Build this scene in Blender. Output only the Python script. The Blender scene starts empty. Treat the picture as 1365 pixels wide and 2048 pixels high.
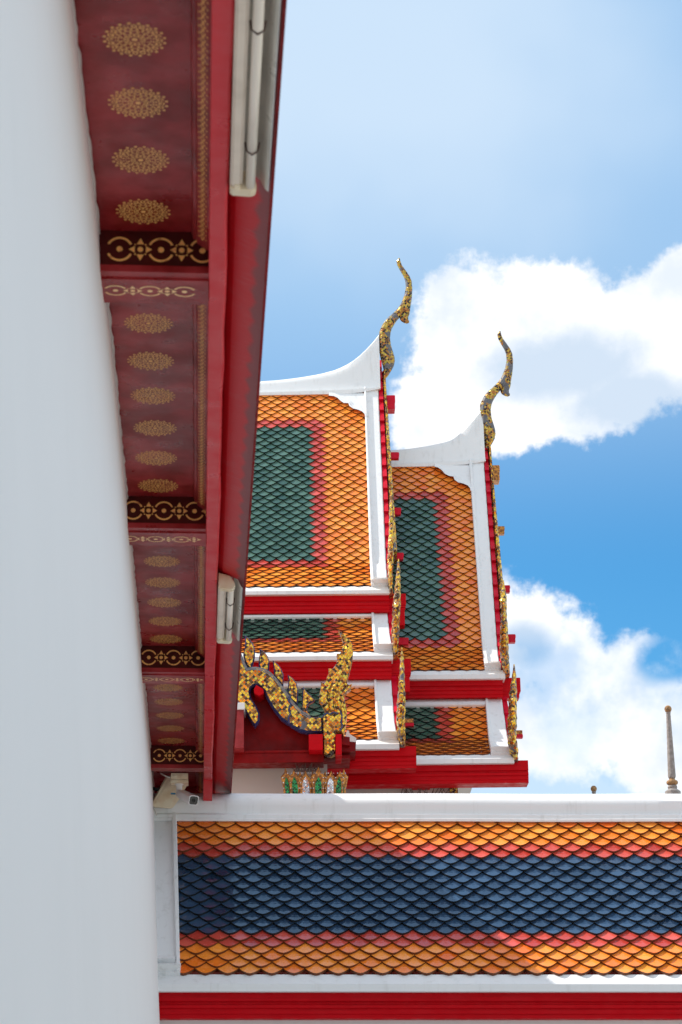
import bpy, math, random
from mathutils import Vector, Matrix
from math import radians as R, sin, cos, tan, pi
random.seed(7)
S = bpy.context.scene
COL = S.collection
# ------------------------------------------------------------------ camera
FPX, CX, CY = 4300.0, 682.5, 1024.0           # focal length and centre in photo pixels (1365 x 2048)
vy = Vector(((398-CX)/FPX, -(2518-CY)/FPX, -1)).normalized()
p0 = Vector((398-CX, -(2518-CY), -FPX)); p1 = p0+1000*Vector((1, 0.006, 0))
up = p1.cross(p0).normalized()
vx = vy.cross(up)
RW = Matrix((vx, vy, up))                      # camera -> world
EYE = Vector((0, 0, 1.6))
cam_d = bpy.data.cameras.new('camera'); cam = bpy.data.objects.new('camera', cam_d); COL.objects.link(cam)
cam.matrix_world = Matrix.Translation(EYE) @ RW.to_4x4()
cam_d.sensor_fit = 'VERTICAL'; cam_d.sensor_height = 36; cam_d.lens = FPX/2048*36
cam_d.clip_start = 0.05; cam_d.clip_end = 5000
cam_d.dof.use_dof = True; cam_d.dof.focus_distance = 25; cam_d.dof.aperture_fstop = 5.6
S.camera = cam
# ------------------------------------------------------------------ light
SUN = Vector((-1.0, 0.31, 1.12)).normalized()
sun_el = math.asin(SUN.z); sun_az = math.atan2(SUN.x, SUN.y)
sd = bpy.data.lights.new('sun', 'SUN'); sd.energy = 3.3; sd.angle = R(0.53); sd.color = (1, .95, .88)
so = bpy.data.objects.new('sun', sd); COL.objects.link(so)
so.rotation_mode = 'QUATERNION'; so.rotation_quaternion = SUN.to_track_quat('Z', 'Y')
S.view_settings.view_transform = 'Standard'; S.view_settings.look = 'None'
S.view_settings.exposure = 0.84; S.view_settings.gamma = 1
S.cycles.max_bounces = 8; S.cycles.diffuse_bounces = 5
W = bpy.data.worlds.new('World'); S.world = W; W.use_nodes = True

class NT:
    """tiny node helper"""
    def __init__(s, tree): s.t = tree; s.n = tree.nodes; s.l = tree.links
    def node(s, typ, **kw):
        n = s.n.new(typ)
        for k, v in kw.items(): setattr(n, k, v)
        return n
    def put(s, sock, v):
        if isinstance(v, bpy.types.NodeSocket): s.l.new(v, sock)
        elif isinstance(v, (tuple, list)) and len(v) == 3 and sock.type == 'RGBA': sock.default_value = (*v, 1)
        else: sock.default_value = v
    def m(s, op, a, b=0.0, c=0.0, clamp=False):
        n = s.node('ShaderNodeMath', operation=op, use_clamp=clamp)
        s.put(n.inputs[0], a); s.put(n.inputs[1], b); s.put(n.inputs[2], c); return n.outputs[0]
    def vm(s, op, a, b=(0, 0, 0), scale=None):
        n = s.node('ShaderNodeVectorMath', operation=op)
        s.put(n.inputs[0], a); s.put(n.inputs[1], b)
        if scale is not None: s.put(n.inputs['Scale'], scale)
        return n.outputs['Value'] if op in ('DOT_PRODUCT', 'LENGTH', 'DISTANCE') else n.outputs[0]
    def mix(s, f, a, b, blend='MIX'):
        n = s.node('ShaderNodeMix', data_type='RGBA', blend_type=blend)
        s.put(n.inputs[0], f); s.put(n.inputs[6], a); s.put(n.inputs[7], b); return n.outputs[2]
    def noise(s, vec, scale, detail=4, rough=.5, dist=0.0, out=0):
        n = s.node('ShaderNodeTexNoise'); s.put(n.inputs['Scale'], scale); s.put(n.inputs['Detail'], detail)
        s.put(n.inputs['Roughness'], rough); s.put(n.inputs['Distortion'], dist)
        if vec is not None: s.put(n.inputs['Vector'], vec)
        return n.outputs[out]
    def ramp(s, f, lo, hi, a=0.0, b=1.0, smooth=True):
        n = s.node('ShaderNodeMapRange'); n.interpolation_type = 'SMOOTHSTEP' if smooth else 'LINEAR'
        s.put(n.inputs[0], f); n.inputs[1].default_value = lo; n.inputs[2].default_value = hi
        n.inputs[3].default_value = a; n.inputs[4].default_value = b; return n.outputs[0]

def ray(px, py): return RW @ Vector(((px-CX)/FPX, -(py-CY)/FPX, -1))
def azel(px, py):
    d = ray(px, py).normalized(); return math.degrees(math.atan2(d.x, d.y)), math.degrees(math.asin(d.z))

# sky: Nishita daylight plus clouds laid out by compass bearing and elevation
w = NT(W.node_tree); w.n.clear()
sky = w.node('ShaderNodeTexSky', sky_type='NISHITA', sun_disc=False, sun_elevation=sun_el, sun_rotation=sun_az)
sky.air_density = 1.0; sky.dust_density = 0.6; sky.ozone_density = 2.0; sky.altitude = 10
tc = w.node('ShaderNodeTexCoord').outputs['Generated']
D = w.vm('NORMALIZE', tc)
sep = w.node('ShaderNodeSeparateXYZ'); w.put(sep.inputs[0], D)
AZ = w.m('MULTIPLY', w.m('ARCTAN2', sep.outputs[0], sep.outputs[1]), 180/pi)
EL = w.m('MULTIPLY', w.m('ARCSINE', sep.outputs[2]), 180/pi)
def blobs(lst):
    """max over ellipses of 1-d (pixel centre, radii in photo pixels)"""
    out = None
    for (px, py, rx, ry) in lst:
        a, e = azel(px, py); k = math.degrees(1/FPX)
        dx = w.m('DIVIDE', w.m('SUBTRACT', AZ, a), rx*k/cos(R(e))); dy = w.m('DIVIDE', w.m('SUBTRACT', EL, e), ry*k)
        d = w.m('SUBTRACT', 1.0, w.m('SQRT', w.m('ADD', w.m('MULTIPLY', dx, dx), w.m('MULTIPLY', dy, dy))))
        out = d if out is None else w.m('SMOOTH_MAX', out, d, .18)
    return out
n_big = w.noise(D, 9, 3, .5); n_mid = w.noise(D, 34, 8, .62); n_fine = w.noise(D, 120, 6, .6)
nn = w.m('ADD', w.m('MULTIPLY', w.m('SUBTRACT', n_mid, .5), 1.5), w.m('MULTIPLY', w.m('SUBTRACT', n_fine, .5), .75))
A = blobs([(960, 700, 150, 190), (880, 830, 130, 110), (1100, 660, 200, 150), (1300, 690, 230, 160), (1130, 780, 230, 110), (930, 600, 80, 70), (1370, 560, 80, 80), (990, 850, 150, 75)])
Am = w.ramp(w.m('ADD', A, w.m('MULTIPLY', nn, .62)), .0, .26)
Bb = blobs([(960, 1300, 170, 190), (1060, 1290, 120, 130), (1130, 1330, 110, 130), (1270, 1340, 90, 90), (1190, 1430, 260, 150), (1340, 1480, 170, 130)])
Bm = w.ramp(w.m('ADD', Bb, w.m('MULTIPLY', nn, .66)), .0, .36)
Bm = w.m('MULTIPLY', Bm, w.m('MAXIMUM', w.ramp(EL, 14.3, 16.4, 0, 1), w.ramp(w.noise(w.vm('ADD', D, (.31, .1, .2)), 21, 5, .55), .36, .60, .5, 1)))
Hh = blobs([(1100, 1620, 700, 300)])
Hm = w.ramp(w.m('ADD', Hh, w.m('MULTIPLY', nn, .8)), -.05, .65, 0, .85)
Cc = blobs([(760, 120, 700, 560), (850, 180, 520, 330)])
Cm = w.m('MAXIMUM', 0.0, w.ramp(w.m('ADD', Cc, w.m('MULTIPLY', w.m('SUBTRACT', n_big, .5), .7)), -.05, .75, 0, .85))
hole = w.ramp(w.m('ADD', blobs([(1335, 1320, 75, 55)]), w.m('MULTIPLY', nn, .7)), -.1, .5, 1, 0)
# heavy cloud cover added over the unseen sky for whiter fill light
gen = w.ramp(w.noise(D, 2.6, 8, .58), .38, .56, .25, .95)
away = w.ramp(w.m('ABSOLUTE', w.m('SUBTRACT', AZ, 3)), 14, 30, 0, 1)
Gm = w.m('MULTIPLY', w.m('MULTIPLY', gen, away), w.ramp(EL, 2, 12, 0, 1))
skyc = w.node('ShaderNodeHueSaturation'); w.put(skyc.inputs['Color'], sky.outputs[0]); skyc.inputs['Saturation'].default_value = 1.15; skyc.inputs['Value'].default_value = 1.0
SKYK = 1.0
base = w.mix(1.0, skyc.outputs[0], (0.40, .84, .96), 'MULTIPLY')
sh_b = w.ramp(w.m('ADD', blobs([(1130, 735, 190, 85), (1270, 800, 170, 70), (1050, 1290, 60, 50)]), w.m('MULTIPLY', nn, .5)), -.3, .5, 0, .95)
shade = w.m('MAXIMUM', sh_b, w.m('MULTIPLY', w.ramp(w.noise(w.vm('ADD', D, (.013, .0, .02)), 20, 6, .55), .44, .66), .6))
CW = 6.4                                            # cloud radiance before the Background strength
white = w.mix(w.m('MULTIPLY', shade, .8), (CW, CW, CW*1.01), (CW*.46, CW*.60, CW*.77))
thin = (3.75, 4.6, 5.55)
c0 = w.mix(w.ramp(EL, 17.0, 25.5, 0, .92), base, (2.15, 3.45, 5.05))
c1 = w.mix(Cm, c0, thin)
c2 = w.mix(Hm, c1, (CW*.60, CW*.75, CW*.90))
c2 = w.mix(Gm, c2, white)
c3 = w.mix(w.m('MULTIPLY', Bm, hole), c2, white)
c4 = w.mix(Am, c3, white)
bg = w.node('ShaderNodeBackground'); w.put(bg.inputs[0], c4); bg.inputs[1].default_value = 0.10
ow = w.node('ShaderNodeOutputWorld'); w.l.new(bg.outputs[0], ow.inputs[0])

# ------------------------------------------------------------------ materials
def mat(name, color=(.5, .5, .5), rough=.5, metal=0.0, coat=0.0, spec=.5):
    m = bpy.data.materials.new(name); m.use_nodes = True
    t = NT(m.node_tree); b = t.n['Principled BSDF']
    b.inputs['Base Color'].default_value = (*color, 1); b.inputs['Roughness'].default_value = rough
    b.inputs['Metallic'].default_value = metal; b.inputs['Coat Weight'].default_value = coat
    b.inputs['Specular IOR Level'].default_value = spec
    return m, t, b
def objco(t): return t.node('ShaderNodeTexCoord').outputs['Object']
def bump(t, b, h, strength, dist=.01):
    n = t.node('ShaderNodeBump'); n.inputs['Strength'].default_value = strength; n.inputs['Distance'].default_value = dist
    t.put(n.inputs['Height'], h); t.l.new(n.outputs[0], b.inputs['Normal']); return n

def glaze(name, c0, c1, rough=.16):
    m, t, b = mat(name, c0, rough, spec=.6)
    at = t.node('ShaderNodeAttribute', attribute_name='tone').outputs['Fac']
    co = objco(t)
    n = t.noise(co, 26, 4, .6)
    f = t.m('ADD', t.m('MULTIPLY', at, .75), t.m('MULTIPLY', n, .35), clamp=True)
    c = t.mix(f, c0, c1)
    dirt = t.ramp(t.noise(co, 90, 3, .7), .68, .80, 0, .35)
    c = t.mix(dirt, c, (.35, .33, .3))
    t.put(b.inputs['Base Color'], c)
    t.put(b.inputs['Roughness'], t.ramp(t.noise(co, 14, 3), .35, .7, rough*.7, rough*1.9))
    bump(t, b, t.noise(co, 38, 2), .25, .004)
    return m
ORANGE = glaze('orange_glaze', (.84, .150, .010), (.97, .34, .045), .2)
REDG = glaze('red_glaze', (.40, .030, .020), (.66, .095, .065))
GREEN = glaze('green_glaze', (.022, .065, .045), (.085, .165, .12))
BLUE = glaze('blue_glaze', (.008, .022, .052), (.036, .078, .150), .10)
EDGE, t, b = mat('tile_edge', (.13, .032, .006), .6)
EDGED, t, b = mat('dark_tile_edge', (.006, .008, .010), .55)

def paint(name, c0, c1, rough=.4, scale=6, bumpk=.15, coat=0.0, spec=.5):
    m, t, b = mat(name, c0, rough, coat=coat, spec=spec)
    co = objco(t)
    t.put(b.inputs['Base Color'], t.mix(t.ramp(t.noise(co, scale, 6, .6), .35, .7), c0, c1))
    t.put(b.inputs['Roughness'], t.ramp(t.noise(co, scale*1.7, 4), .3, .7, rough*.75, rough*1.35))
    if bumpk: bump(t, b, t.noise(co, scale*5, 4), bumpk, .01)
    if name == 'red_paint':
        mp = t.node('ShaderNodeMapping'); t.put(mp.inputs[0], co); mp.inputs['Scale'].default_value = (.5, 8, 26)
        g_ = t.noise(mp.outputs[0], 3, 6, .65)
        t.put(b.inputs['Base Color'], t.mix(t.ramp(g_, .45, .72, 0, .42), c0, (.26, .001, .003))); bump(t, b, g_, .12, .004)
    return m
def plaster(name, c0, c1, streak=.35):
    m, t, b = mat(name, c0, .62)
    co = objco(t)
    mp = t.node('ShaderNodeMapping'); t.put(mp.inputs[0], co); mp.inputs['Scale'].default_value = (9, 9, .9)
    s1 = t.ramp(t.noise(mp.outputs[0], 1.4, 5, .6), .52, .80, 0, streak)
    sp = t.ramp(t.noise(co, 34, 3, .7), .70, .76, 0, .35)
    c = t.mix(s1, t.mix(t.noise(co, 1.3, 3), c0, c1), (.50, .49, .47))
    t.put(b.inputs['Base Color'], t.mix(sp, c, (.36, .34, .31)))
    bump(t, b, t.noise(co, 7, 5), .12, .01)
    return m
WHITE = plaster('white_plaster', (.80, .80, .80), (.74, .75, .77), .5)
WALLW = plaster('white_wall', (.80, .775, .765), (.76, .74, .73), .10)
CREAM = plaster('cream_wall', (.58, .53, .50), (.50, .45, .42), .12)
CEM = plaster('grey_cement', (.52, .52, .50), (.42, .42, .40), .3)
RED = paint('red_paint', (.53, .0015, .007), (.40, .0012, .005), .5, 5, .1, spec=.10)
CRIM = paint('crimson_paint', (.62, .004, .030), (.50, .003, .018), .5, 8, .1, spec=.2)
DRED = paint('dark_red_paint', (.24, .002, .003), (.15, .0015, .002), .45, 5, spec=.15)
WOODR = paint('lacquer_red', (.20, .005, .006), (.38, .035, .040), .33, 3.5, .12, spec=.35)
FASC = paint('fascia_red', (.60, .008, .018), (.62, .035, .045), .34, 4, .08, spec=.35)
PATINA, t, b = mat('outer_soffit_red', (.38, .01, .012), .42, spec=.3)
co = objco(t)
mp = t.node('ShaderNodeMapping'); t.put(mp.inputs[0], co); mp.inputs['Scale'].default_value = (3, 42, 3)
nz = t.m('ADD', t.m('MULTIPLY', t.noise(mp.outputs[0], 1, 6, .7), .5), t.m('MULTIPLY', t.noise(co, 7, 5, .6), .5))
sx = t.node('ShaderNodeSeparateXYZ'); t.put(sx.inputs[0], co)
wv = t.node('ShaderNodeTexWave', wave_type='BANDS', bands_direction='Y', wave_profile='TRI'); t.put(wv.inputs['Vector'], co); wv.inputs['Scale'].default_value = 1.55; wv.inputs['Distortion'].default_value = 1.5
edge = t.m('ADD', t.m('ADD', sx.outputs[0], t.m('MULTIPLY', wv.outputs['Fac'], .022)), t.m('MULTIPLY', nz, .05))
c = t.mix(t.ramp(nz, .50, .66, 0, .5), (.52, .006, .014), (.50, .085, .095))
c = t.mix(t.ramp(edge, .335, .365, 0, .75), c, (.16, .055, .06))
t.put(b.inputs['Base Color'], c); bump(t, b, nz, .35, .006)

def gold_worn(name, c, under, wear):
    m, t, b = mat(name, c, .38)
    co = objco(t)
    f = t.ramp(t.noise(co, 22, 6, .7), wear, wear+.16)
    t.put(b.inputs['Base Color'], t.mix(f, c, under)); return m
GOLDP = gold_worn('gold_stencil', (.92, .50, .15), (.30, .04, .025), .54)
GOLDC = gold_worn('gold_stencil_cream', (.95, .62, .30), (.55, .12, .08), .60)

def mosaic(name, cell, cols, grey, rough=.16, grout=(.07, .07, .08), plane='xz', amt=.34):
    """small square cut glass set on the diagonal, each piece tilted a little"""
    m, t, b = mat(name, cols[0], rough)
    co = objco(t)
    sx_ = t.node('ShaderNodeSeparateXYZ'); t.put(sx_.inputs[0], co)
    u_ = t.m('ADD', sx_.outputs[0], t.m('MULTIPLY', sx_.outputs[1], .35 if plane == 'xz' else .8))
    cb_ = t.node('ShaderNodeCombineXYZ'); t.put(cb_.inputs[0], t.m('MULTIPLY', t.m('ADD', u_, sx_.outputs[2]), .707)); t.put(cb_.inputs[1], t.m('MULTIPLY', t.m('SUBTRACT', sx_.outputs[2], u_), .707))
    v = t.node('ShaderNodeTexVoronoi', distance='EUCLIDEAN', voronoi_dimensions='2D'); t.put(v.inputs['Vector'], cb_.outputs[0])
    v.inputs['Scale'].default_value = 1/cell; v.inputs['Randomness'].default_value = .22
    e = t.node('ShaderNodeTexVoronoi', feature='DISTANCE_TO_EDGE', voronoi_dimensions='2D'); t.put(e.inputs['Vector'], cb_.outputs[0])
    e.inputs['Scale'].default_value = 1/cell; e.inputs['Randomness'].default_value = .22
    sc = t.node('ShaderNodeSeparateColor'); t.put(sc.inputs[0], v.outputs['Color'])
    cr = t.node('ShaderNodeValToRGB'); cr.color_ramp.interpolation = 'CONSTANT'
    t.put(cr.inputs[0], sc.outputs[0])
    el = cr.color_ramp.elements
    el[0].position = 0; el[0].color = (*cols[0], 1)
    el[1].position = 1/len(cols); el[1].color = (*cols[1], 1)
    for i in range(2, len(cols)):
        q = el.new(i/len(cols)); q.color = (*cols[i], 1)
    lost = t.ramp(t.noise(co, 5.5, 4, .6), grey, grey+.03)          # areas where the glass has gone
    g = t.m('MAXIMUM', t.ramp(e.outputs['Distance'], .03, .09, 1, 0), lost, clamp=True)
    t.put(b.inputs['Base Color'], t.mix(g, cr.outputs[0], t.mix(t.noise(co, 30, 3), grout, (.17, .17, .19))))
    t.put(b.inputs['Metallic'], t.m('MULTIPLY', t.m('SUBTRACT', 1, g), .75))
    t.put(b.inputs['Roughness'], t.ramp(g, 0, 1, rough, .7))
    nv = t.vm('SUBTRACT', v.outputs['Color'], (.5, .5, .5))
    nv = t.vm('SCALE', nv, scale=t.m('MULTIPLY', t.m('SUBTRACT', 1, g), amt*2))
    geo = t.node('ShaderNodeNewGeometry')
    t.put(b.inputs['Normal'], t.vm('NORMALIZE', t.vm('ADD', geo.outputs['Normal'], nv)))
    return m
GC = [(.88, .50, .03), (.62, .27, .015), (.95, .64, .07), (.34, .13, .01), (.90, .54, .03), (.12, .05, .008), (.92, .58, .05), (.07, .035, .01), (.75, .25, .02)]
MOSF = mosaic('gold_mosaic_fine', .028, [(a*.62, b_*.62, c*.7) for a, b_, c in GC], .56)
MOSE = mosaic('gold_mosaic_edge', .036, GC, .62, plane='yz')
MOSN = mosaic('gold_mosaic_naga', .031, GC, .60)
MOSK = mosaic('gold_mosaic_crest', .028, GC, .80)
MOSG = mosaic('green_mosaic', .024, [(.0, .16, .035), (.005, .24, .05), (.0, .07, .02), (.01, .32, .08)], .8)
MOSW = mosaic('silver_mosaic', .022, [(.7, .7, .72), (.85, .85, .87), (.45, .42, .45), (.9, .8, .82)], .75)
GREY = paint('grey_mortar', (.14, .14, .155), (.24, .24, .25), .8, 20, .4)
NAVY = paint('blue_glass_rim', (.012, .025, .12), (.05, .06, .14), .3, 30, .1)
CARVE, t, b = mat('carved_gilding', (.55, .22, .04), .4, metal=.35)
co = objco(t); nz = t.noise(co, 40, 3); t.put(b.inputs['Base Color'], t.mix(t.ramp(nz, .4, .6), (.62, .26, .04), (.22, .08, .02))); bump(t, b, nz, .6, .01)
BEIGE, t, b = mat('aged_beige_plastic', (.62, .50, .36), .5)
co = objco(t); t.put(b.inputs['Base Color'], t.mix(t.ramp(t.noise(co, 9, 5), .4, .7), (.80, .70, .52), (.72, .54, .34)))
LAMPW = paint('aged_white_enamel', (.80, .69, .58), (.70, .60, .50), .4, 6, .05, spec=.3)
TUBE, t, b = mat('frosted_tube', (.85, .76, .66), .25)
REFL = paint('grey_reflector', (.56, .53, .47), (.44, .42, .37), .35, 4, .0)
CAMW, t, b = mat('grey_white_plastic', (.82, .78, .77), .4)
BLACK, t, b = mat('black_glass', (.008, .009, .01), .1)
DARK, t, b = mat('dark_cable', (.02, .02, .022), .6)
TAPE, t, b = mat('blue_tape', (.03, .22, .42), .6)
GREYCAB, t, b = mat('pale_cable', (.6, .58, .54), .5)
STONE = paint('grey_granite', (.24, .215, .20), (.36, .33, .31), .85, 25, .8)
BALL = paint('ochre_stone', (.42, .24, .10), (.16, .09, .05), .8, 22, .9)
STEEL, t, b = mat('rusty_wire', (.10, .055, .045), .6)
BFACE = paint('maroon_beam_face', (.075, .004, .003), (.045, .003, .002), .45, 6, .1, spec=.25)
PAVE = paint('courtyard_paving', (.56, .53, .49), (.47, .45, .41), .8, 2, .2)

# ------------------------------------------------------------------ frames, meshes, tags
class Frame:
    def __init__(s, phi, tilt):
        zc = Vector((cos(R(phi)), sin(R(phi)), 0)); x = (zc*cos(tilt)+Vector((0, 0, sin(tilt)))).normalized()
        y = Vector((-sin(R(phi)), cos(R(phi)), 0)); z = x.cross(y)
        s.M = Matrix((x, y, z)).transposed(); s.I = s.M.transposed(); s.eye = s.I @ EYE
    def ray(s, px, py): return s.I @ ray(px, py)
    def P(s, px, py, Y):
        d = s.ray(px, py); t = (Y-s.eye.y)/d.y; return s.eye+d*t
    def X(s, px, py, Y): return s.P(px, py, Y).x
    def Z(s, px, py, Y): return s.P(px, py, Y).z
WF = Frame(0, 0); TF = Frame(-2.85, .008); GF = Frame(-2.85, -.0045)

class Root:
    def __init__(s, name, frame, base, label, cat, group=None):
        s.o = bpy.data.objects.new(name, None); COL.objects.link(s.o); s.f = frame; s.base = Vector(base)
        s.o.matrix_world = Matrix.Translation(frame.M @ s.base) @ frame.M.to_4x4()
        s.o['label'] = label; s.o['category'] = cat
        if group: s.o['group'] = group
        s.o.empty_display_size = .2
class MB:
    def __init__(s): s.v = []; s.f = []; s.mi = []; s.tone = []
    def add(s, vs, fs, mi=0, tone=.5):
        k = len(s.v); s.v += [tuple(q) for q in vs]
        for f in fs: s.f.append([k+i for i in f]); s.mi.append(mi); s.tone.append(tone)
        return s
    def box(s, x0, x1, y0, y1, z0, z1, mi=0, c=0.0):
        x0, x1 = sorted((x0, x1)); y0, y1 = sorted((y0, y1)); z0, z1 = sorted((z0, z1))
        vs = [(x, y, z) for x in (x0, x1) for y in (y0, y1) for z in (z0, z1)]
        return s.add(vs, [(0, 1, 3, 2), (4, 6, 7, 5), (0, 4, 5, 1), (2, 3, 7, 6), (0, 2, 6, 4), (1, 5, 7, 3)], mi)
    def hexa(s, a, b, mi=0):
        """loft between two equal rings, capped"""
        n = len(a); s.add(list(a)+list(b), [[i, (i+1) % n, n+(i+1) % n, n+i] for i in range(n)]+[list(range(n))[::-1], list(range(n, 2*n))], mi); return s
    def loft(s, rings, mi=0, closed=True, cap=True):
        n = len(rings[0]); vs = [q for r in rings for q in r]; fs = []
        for i in range(len(rings)-1):
            for j in range(n if closed else n-1):
                k = (j+1) % n; fs.append((i*n+j, i*n+k, (i+1)*n+k, (i+1)*n+j))
        if cap and closed: fs.append(list(range(n))[::-1]); fs.append([(len(rings)-1)*n+j for j in range(n)])
        return s.add(vs, fs, mi)
    def build(s, name, mats, parent=None, smooth=False, base=None, bevel=0, auto=False, **tags):
        root = parent if isinstance(parent, Root) else None
        me = bpy.data.meshes.new(name)
        b = root.base if root else (base or Vector((0, 0, 0)))
        me.from_pydata([tuple(Vector(q)-b) for q in s.v], [], s.f)
        for m in (mats if isinstance(mats, (list, tuple)) else [mats]): me.materials.append(m)
        me.polygons.foreach_set('material_index', s.mi)
        at = me.attributes.new('tone', 'FLOAT', 'FACE'); at.data.foreach_set('value', s.tone)
        if smooth: me.polygons.foreach_set('use_smooth', [True]*len(me.polygons))
        me.update()
        o = bpy.data.objects.new(name, me); COL.objects.link(o)
        if root: o.parent = root.o
        elif parent is not None: o.parent = parent
        if bevel:
            md = o.modifiers.new('bevel', 'BEVEL'); md.width = bevel; md.segments = 2; md.limit_method = 'ANGLE'; md.angle_limit = R(40)
        if auto:
            md = o.modifiers.new('es', 'EDGE_SPLIT'); md.split_angle = R(35)
        for k, v in tags.items(): o[k] = v
        return o
def sub(root, part, mb, name, mats, **kw):
    """a sub-part: same coordinates as its root, parented to a part"""
    return mb.build(name, mats, part, base=root.base, **kw)
def tube(mb, pts, r, n=8, mi=0):
    rings = []
    for i, p in enumerate(pts):
        p = Vector(p); a = Vector(pts[max(i-1, 0)]); c = Vector(pts[min(i+1, len(pts)-1)]); d = (c-a).normalized()
        u = d.orthogonal().normalized() if i == 0 else (u-d*u.dot(d)).normalized()
        v = d.cross(u); rr = r[i] if isinstance(r, (list, tuple)) else r
        rings.append([p+u*cos(2*pi*k/n)*rr+v*sin(2*pi*k/n)*rr for k in range(n)])
    mb.loft(rings, mi)
def lathe(mb, c, prof, n=20, mi=0):
    mb.loft([[(c[0]+r*cos(2*pi*k/n), c[1]+r*sin(2*pi*k/n), c[2]+z) for k in range(n)] for r, z in prof], mi)
def copy_obj(o, parent, **tags):
    c = o.copy(); COL.objects.link(c); c.parent = parent
    for k, v in tags.items(): c[k] = v
    return c
def interp(tab, x):
    if x <= tab[0][0]: return tab[0][1]
    for (a, p), (b, q) in zip(tab, tab[1:]):
        if x <= b: return p+(q-p)*(x-a)/(b-a)
    return tab[-1][1]

# ------------------------------------------------------------------ roof tools
class Slope:
    """roof surface running down from p0 in rows of exposure e with the given pitch angles"""
    def __init__(s, frame, p0, e, angs):
        s.f = frame; s.e = e; s.y = [p0.y]; s.z = [p0.z]; s.a = list(angs); s.n = len(angs)
        for a in angs: s.y.append(s.y[-1]-cos(R(a))*e); s.z.append(s.z[-1]-sin(R(a))*e)
    def at(s, t, x, h=0.0):
        i = max(0, min(s.n-1, int(math.floor(t)))); f = t-i; a = R(s.a[i])
        return Vector((x, s.y[i]-cos(a)*s.e*f-sin(a)*h, s.z[i]-sin(a)*s.e*f+cos(a)*h))
    def hit(s, px, py, h=0.0):
        """(t, x) where the sight line through a photo pixel meets the surface"""
        d = s.f.ray(px, py); best = None
        for i in range(s.n):
            a = R(s.a[i]); nrm = Vector((0, -sin(a), cos(a))); q = s.at(i, 0, h)
            k = (q-s.f.eye).dot(nrm)/d.dot(nrm); w_ = s.f.eye+d*k
            t = ((s.y[i]-sin(a)*h)-w_.y)/(cos(a)*s.e)
            if (0 <= t <= 1) or (i == 0 and t < 0) or (i == s.n-1 and t > 1):
                return i+t, w_.x
        return s.n, w_.x
    def Yat(s, z):
        for i in range(s.n):
            if s.z[i] >= z >= s.z[i+1]: return s.y[i]+(s.y[i+1]-s.y[i])*(s.z[i]-z)/(s.z[i]-s.z[i+1])
        return s.y[0] if z > s.z[0] else s.y[-1]
PITCH = .18
def curve_half(w_, c, k=5):
    return [(w_*.5*sin(pi/2*i/k)**.9 if i < k else w_*.5, -c*(1-cos(pi/2*i/k))**1.0*.92 - c*.08*(i/k)) for i in range(k+1)]
def tiles(slope, x0, x1, xref, color, thick=.013, lift=.030, jit=.9, kn=4):
    """overlapping pointed fish-scale tiles; color(row, x offset from xref in tiles) -> material index"""
    mb = MB(); e = slope.e; c = e*1.02; w_ = PITCH*.985
    half = []
    for i in range(kn+1):
        a = i/kn; half.append((w_*.5*a, -c*(a**1.66)))       # slightly pointed tip at a=0
    out = [(-x, v) for x, v in half[::-1]]+half[1:]
    up_ = -2.35*e
    for r in range(-1, slope.n):
        a = R(slope.a[max(r, 0)]); off = (r % 2)*.5
        k0 = int(math.ceil((x0(r)-xref)/PITCH-off-.45)); k1 = int(math.floor((x1(r)-xref)/PITCH-off+.45))
        tip = slope.at(r+1, 0)
        up_ = -1.04*e if r < 0 else (-1.9*e if r == 0 else -2.35*e)
        n = Vector((0, -sin(a), cos(a))); d = Vector((0, -cos(a), -sin(a))); xv = Vector((1, 0, 0))
        for k in range(k0, k1+1):
            cx = xref+(k+off)*PITCH
            rx = random.gauss(0, jit)*.012; ry = random.gauss(0, jit)*.012; dv = random.gauss(0, jit)*.0018
            top = []; bot = []
            for (u, v) in [(-w_*.5, up_)]+out+[(w_*.5, up_)]:
                h = lift*(1+v/(2.35*e)*.96)+rx*v+ry*u
                arch = .006*(1-(2*u/w_)**2)
                p = Vector((cx+u, tip.y, tip.z))+d*(v+dv)
                top.append(p+n*(h+arch)); bot.append(p+n*(h-thick))
            m = len(top); tn = random.random()
            if random.random() < .05: tn = random.choice((-.9, 1.5)); rx *= 2.5; dv += random.uniform(-.008, .004)
            mid = Vector((cx, tip.y, tip.z))+d*(-c*.9)+n*(lift*(1-.9*c/(2.35*e))+.008-rx*c)
            mi = color(max(r, 0), (cx-xref)/PITCH)
            if mi > 1: bot = [q-n*thick*.35 for q in bot]
            mb.add(top+bot, [list(range(m))], mi, tn)
            kk = len(mb.v)-2*m
            for i in range(1, m-2):
                mb.f.append([kk+i, kk+m+i, kk+m+i+1, kk+i+1]); mb.mi.append(4 if mi < 2 else 5); mb.tone.append(tn)
    return mb
TILEM = [ORANGE, REDG, GREEN, BLUE, EDGE, EDGED]

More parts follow.
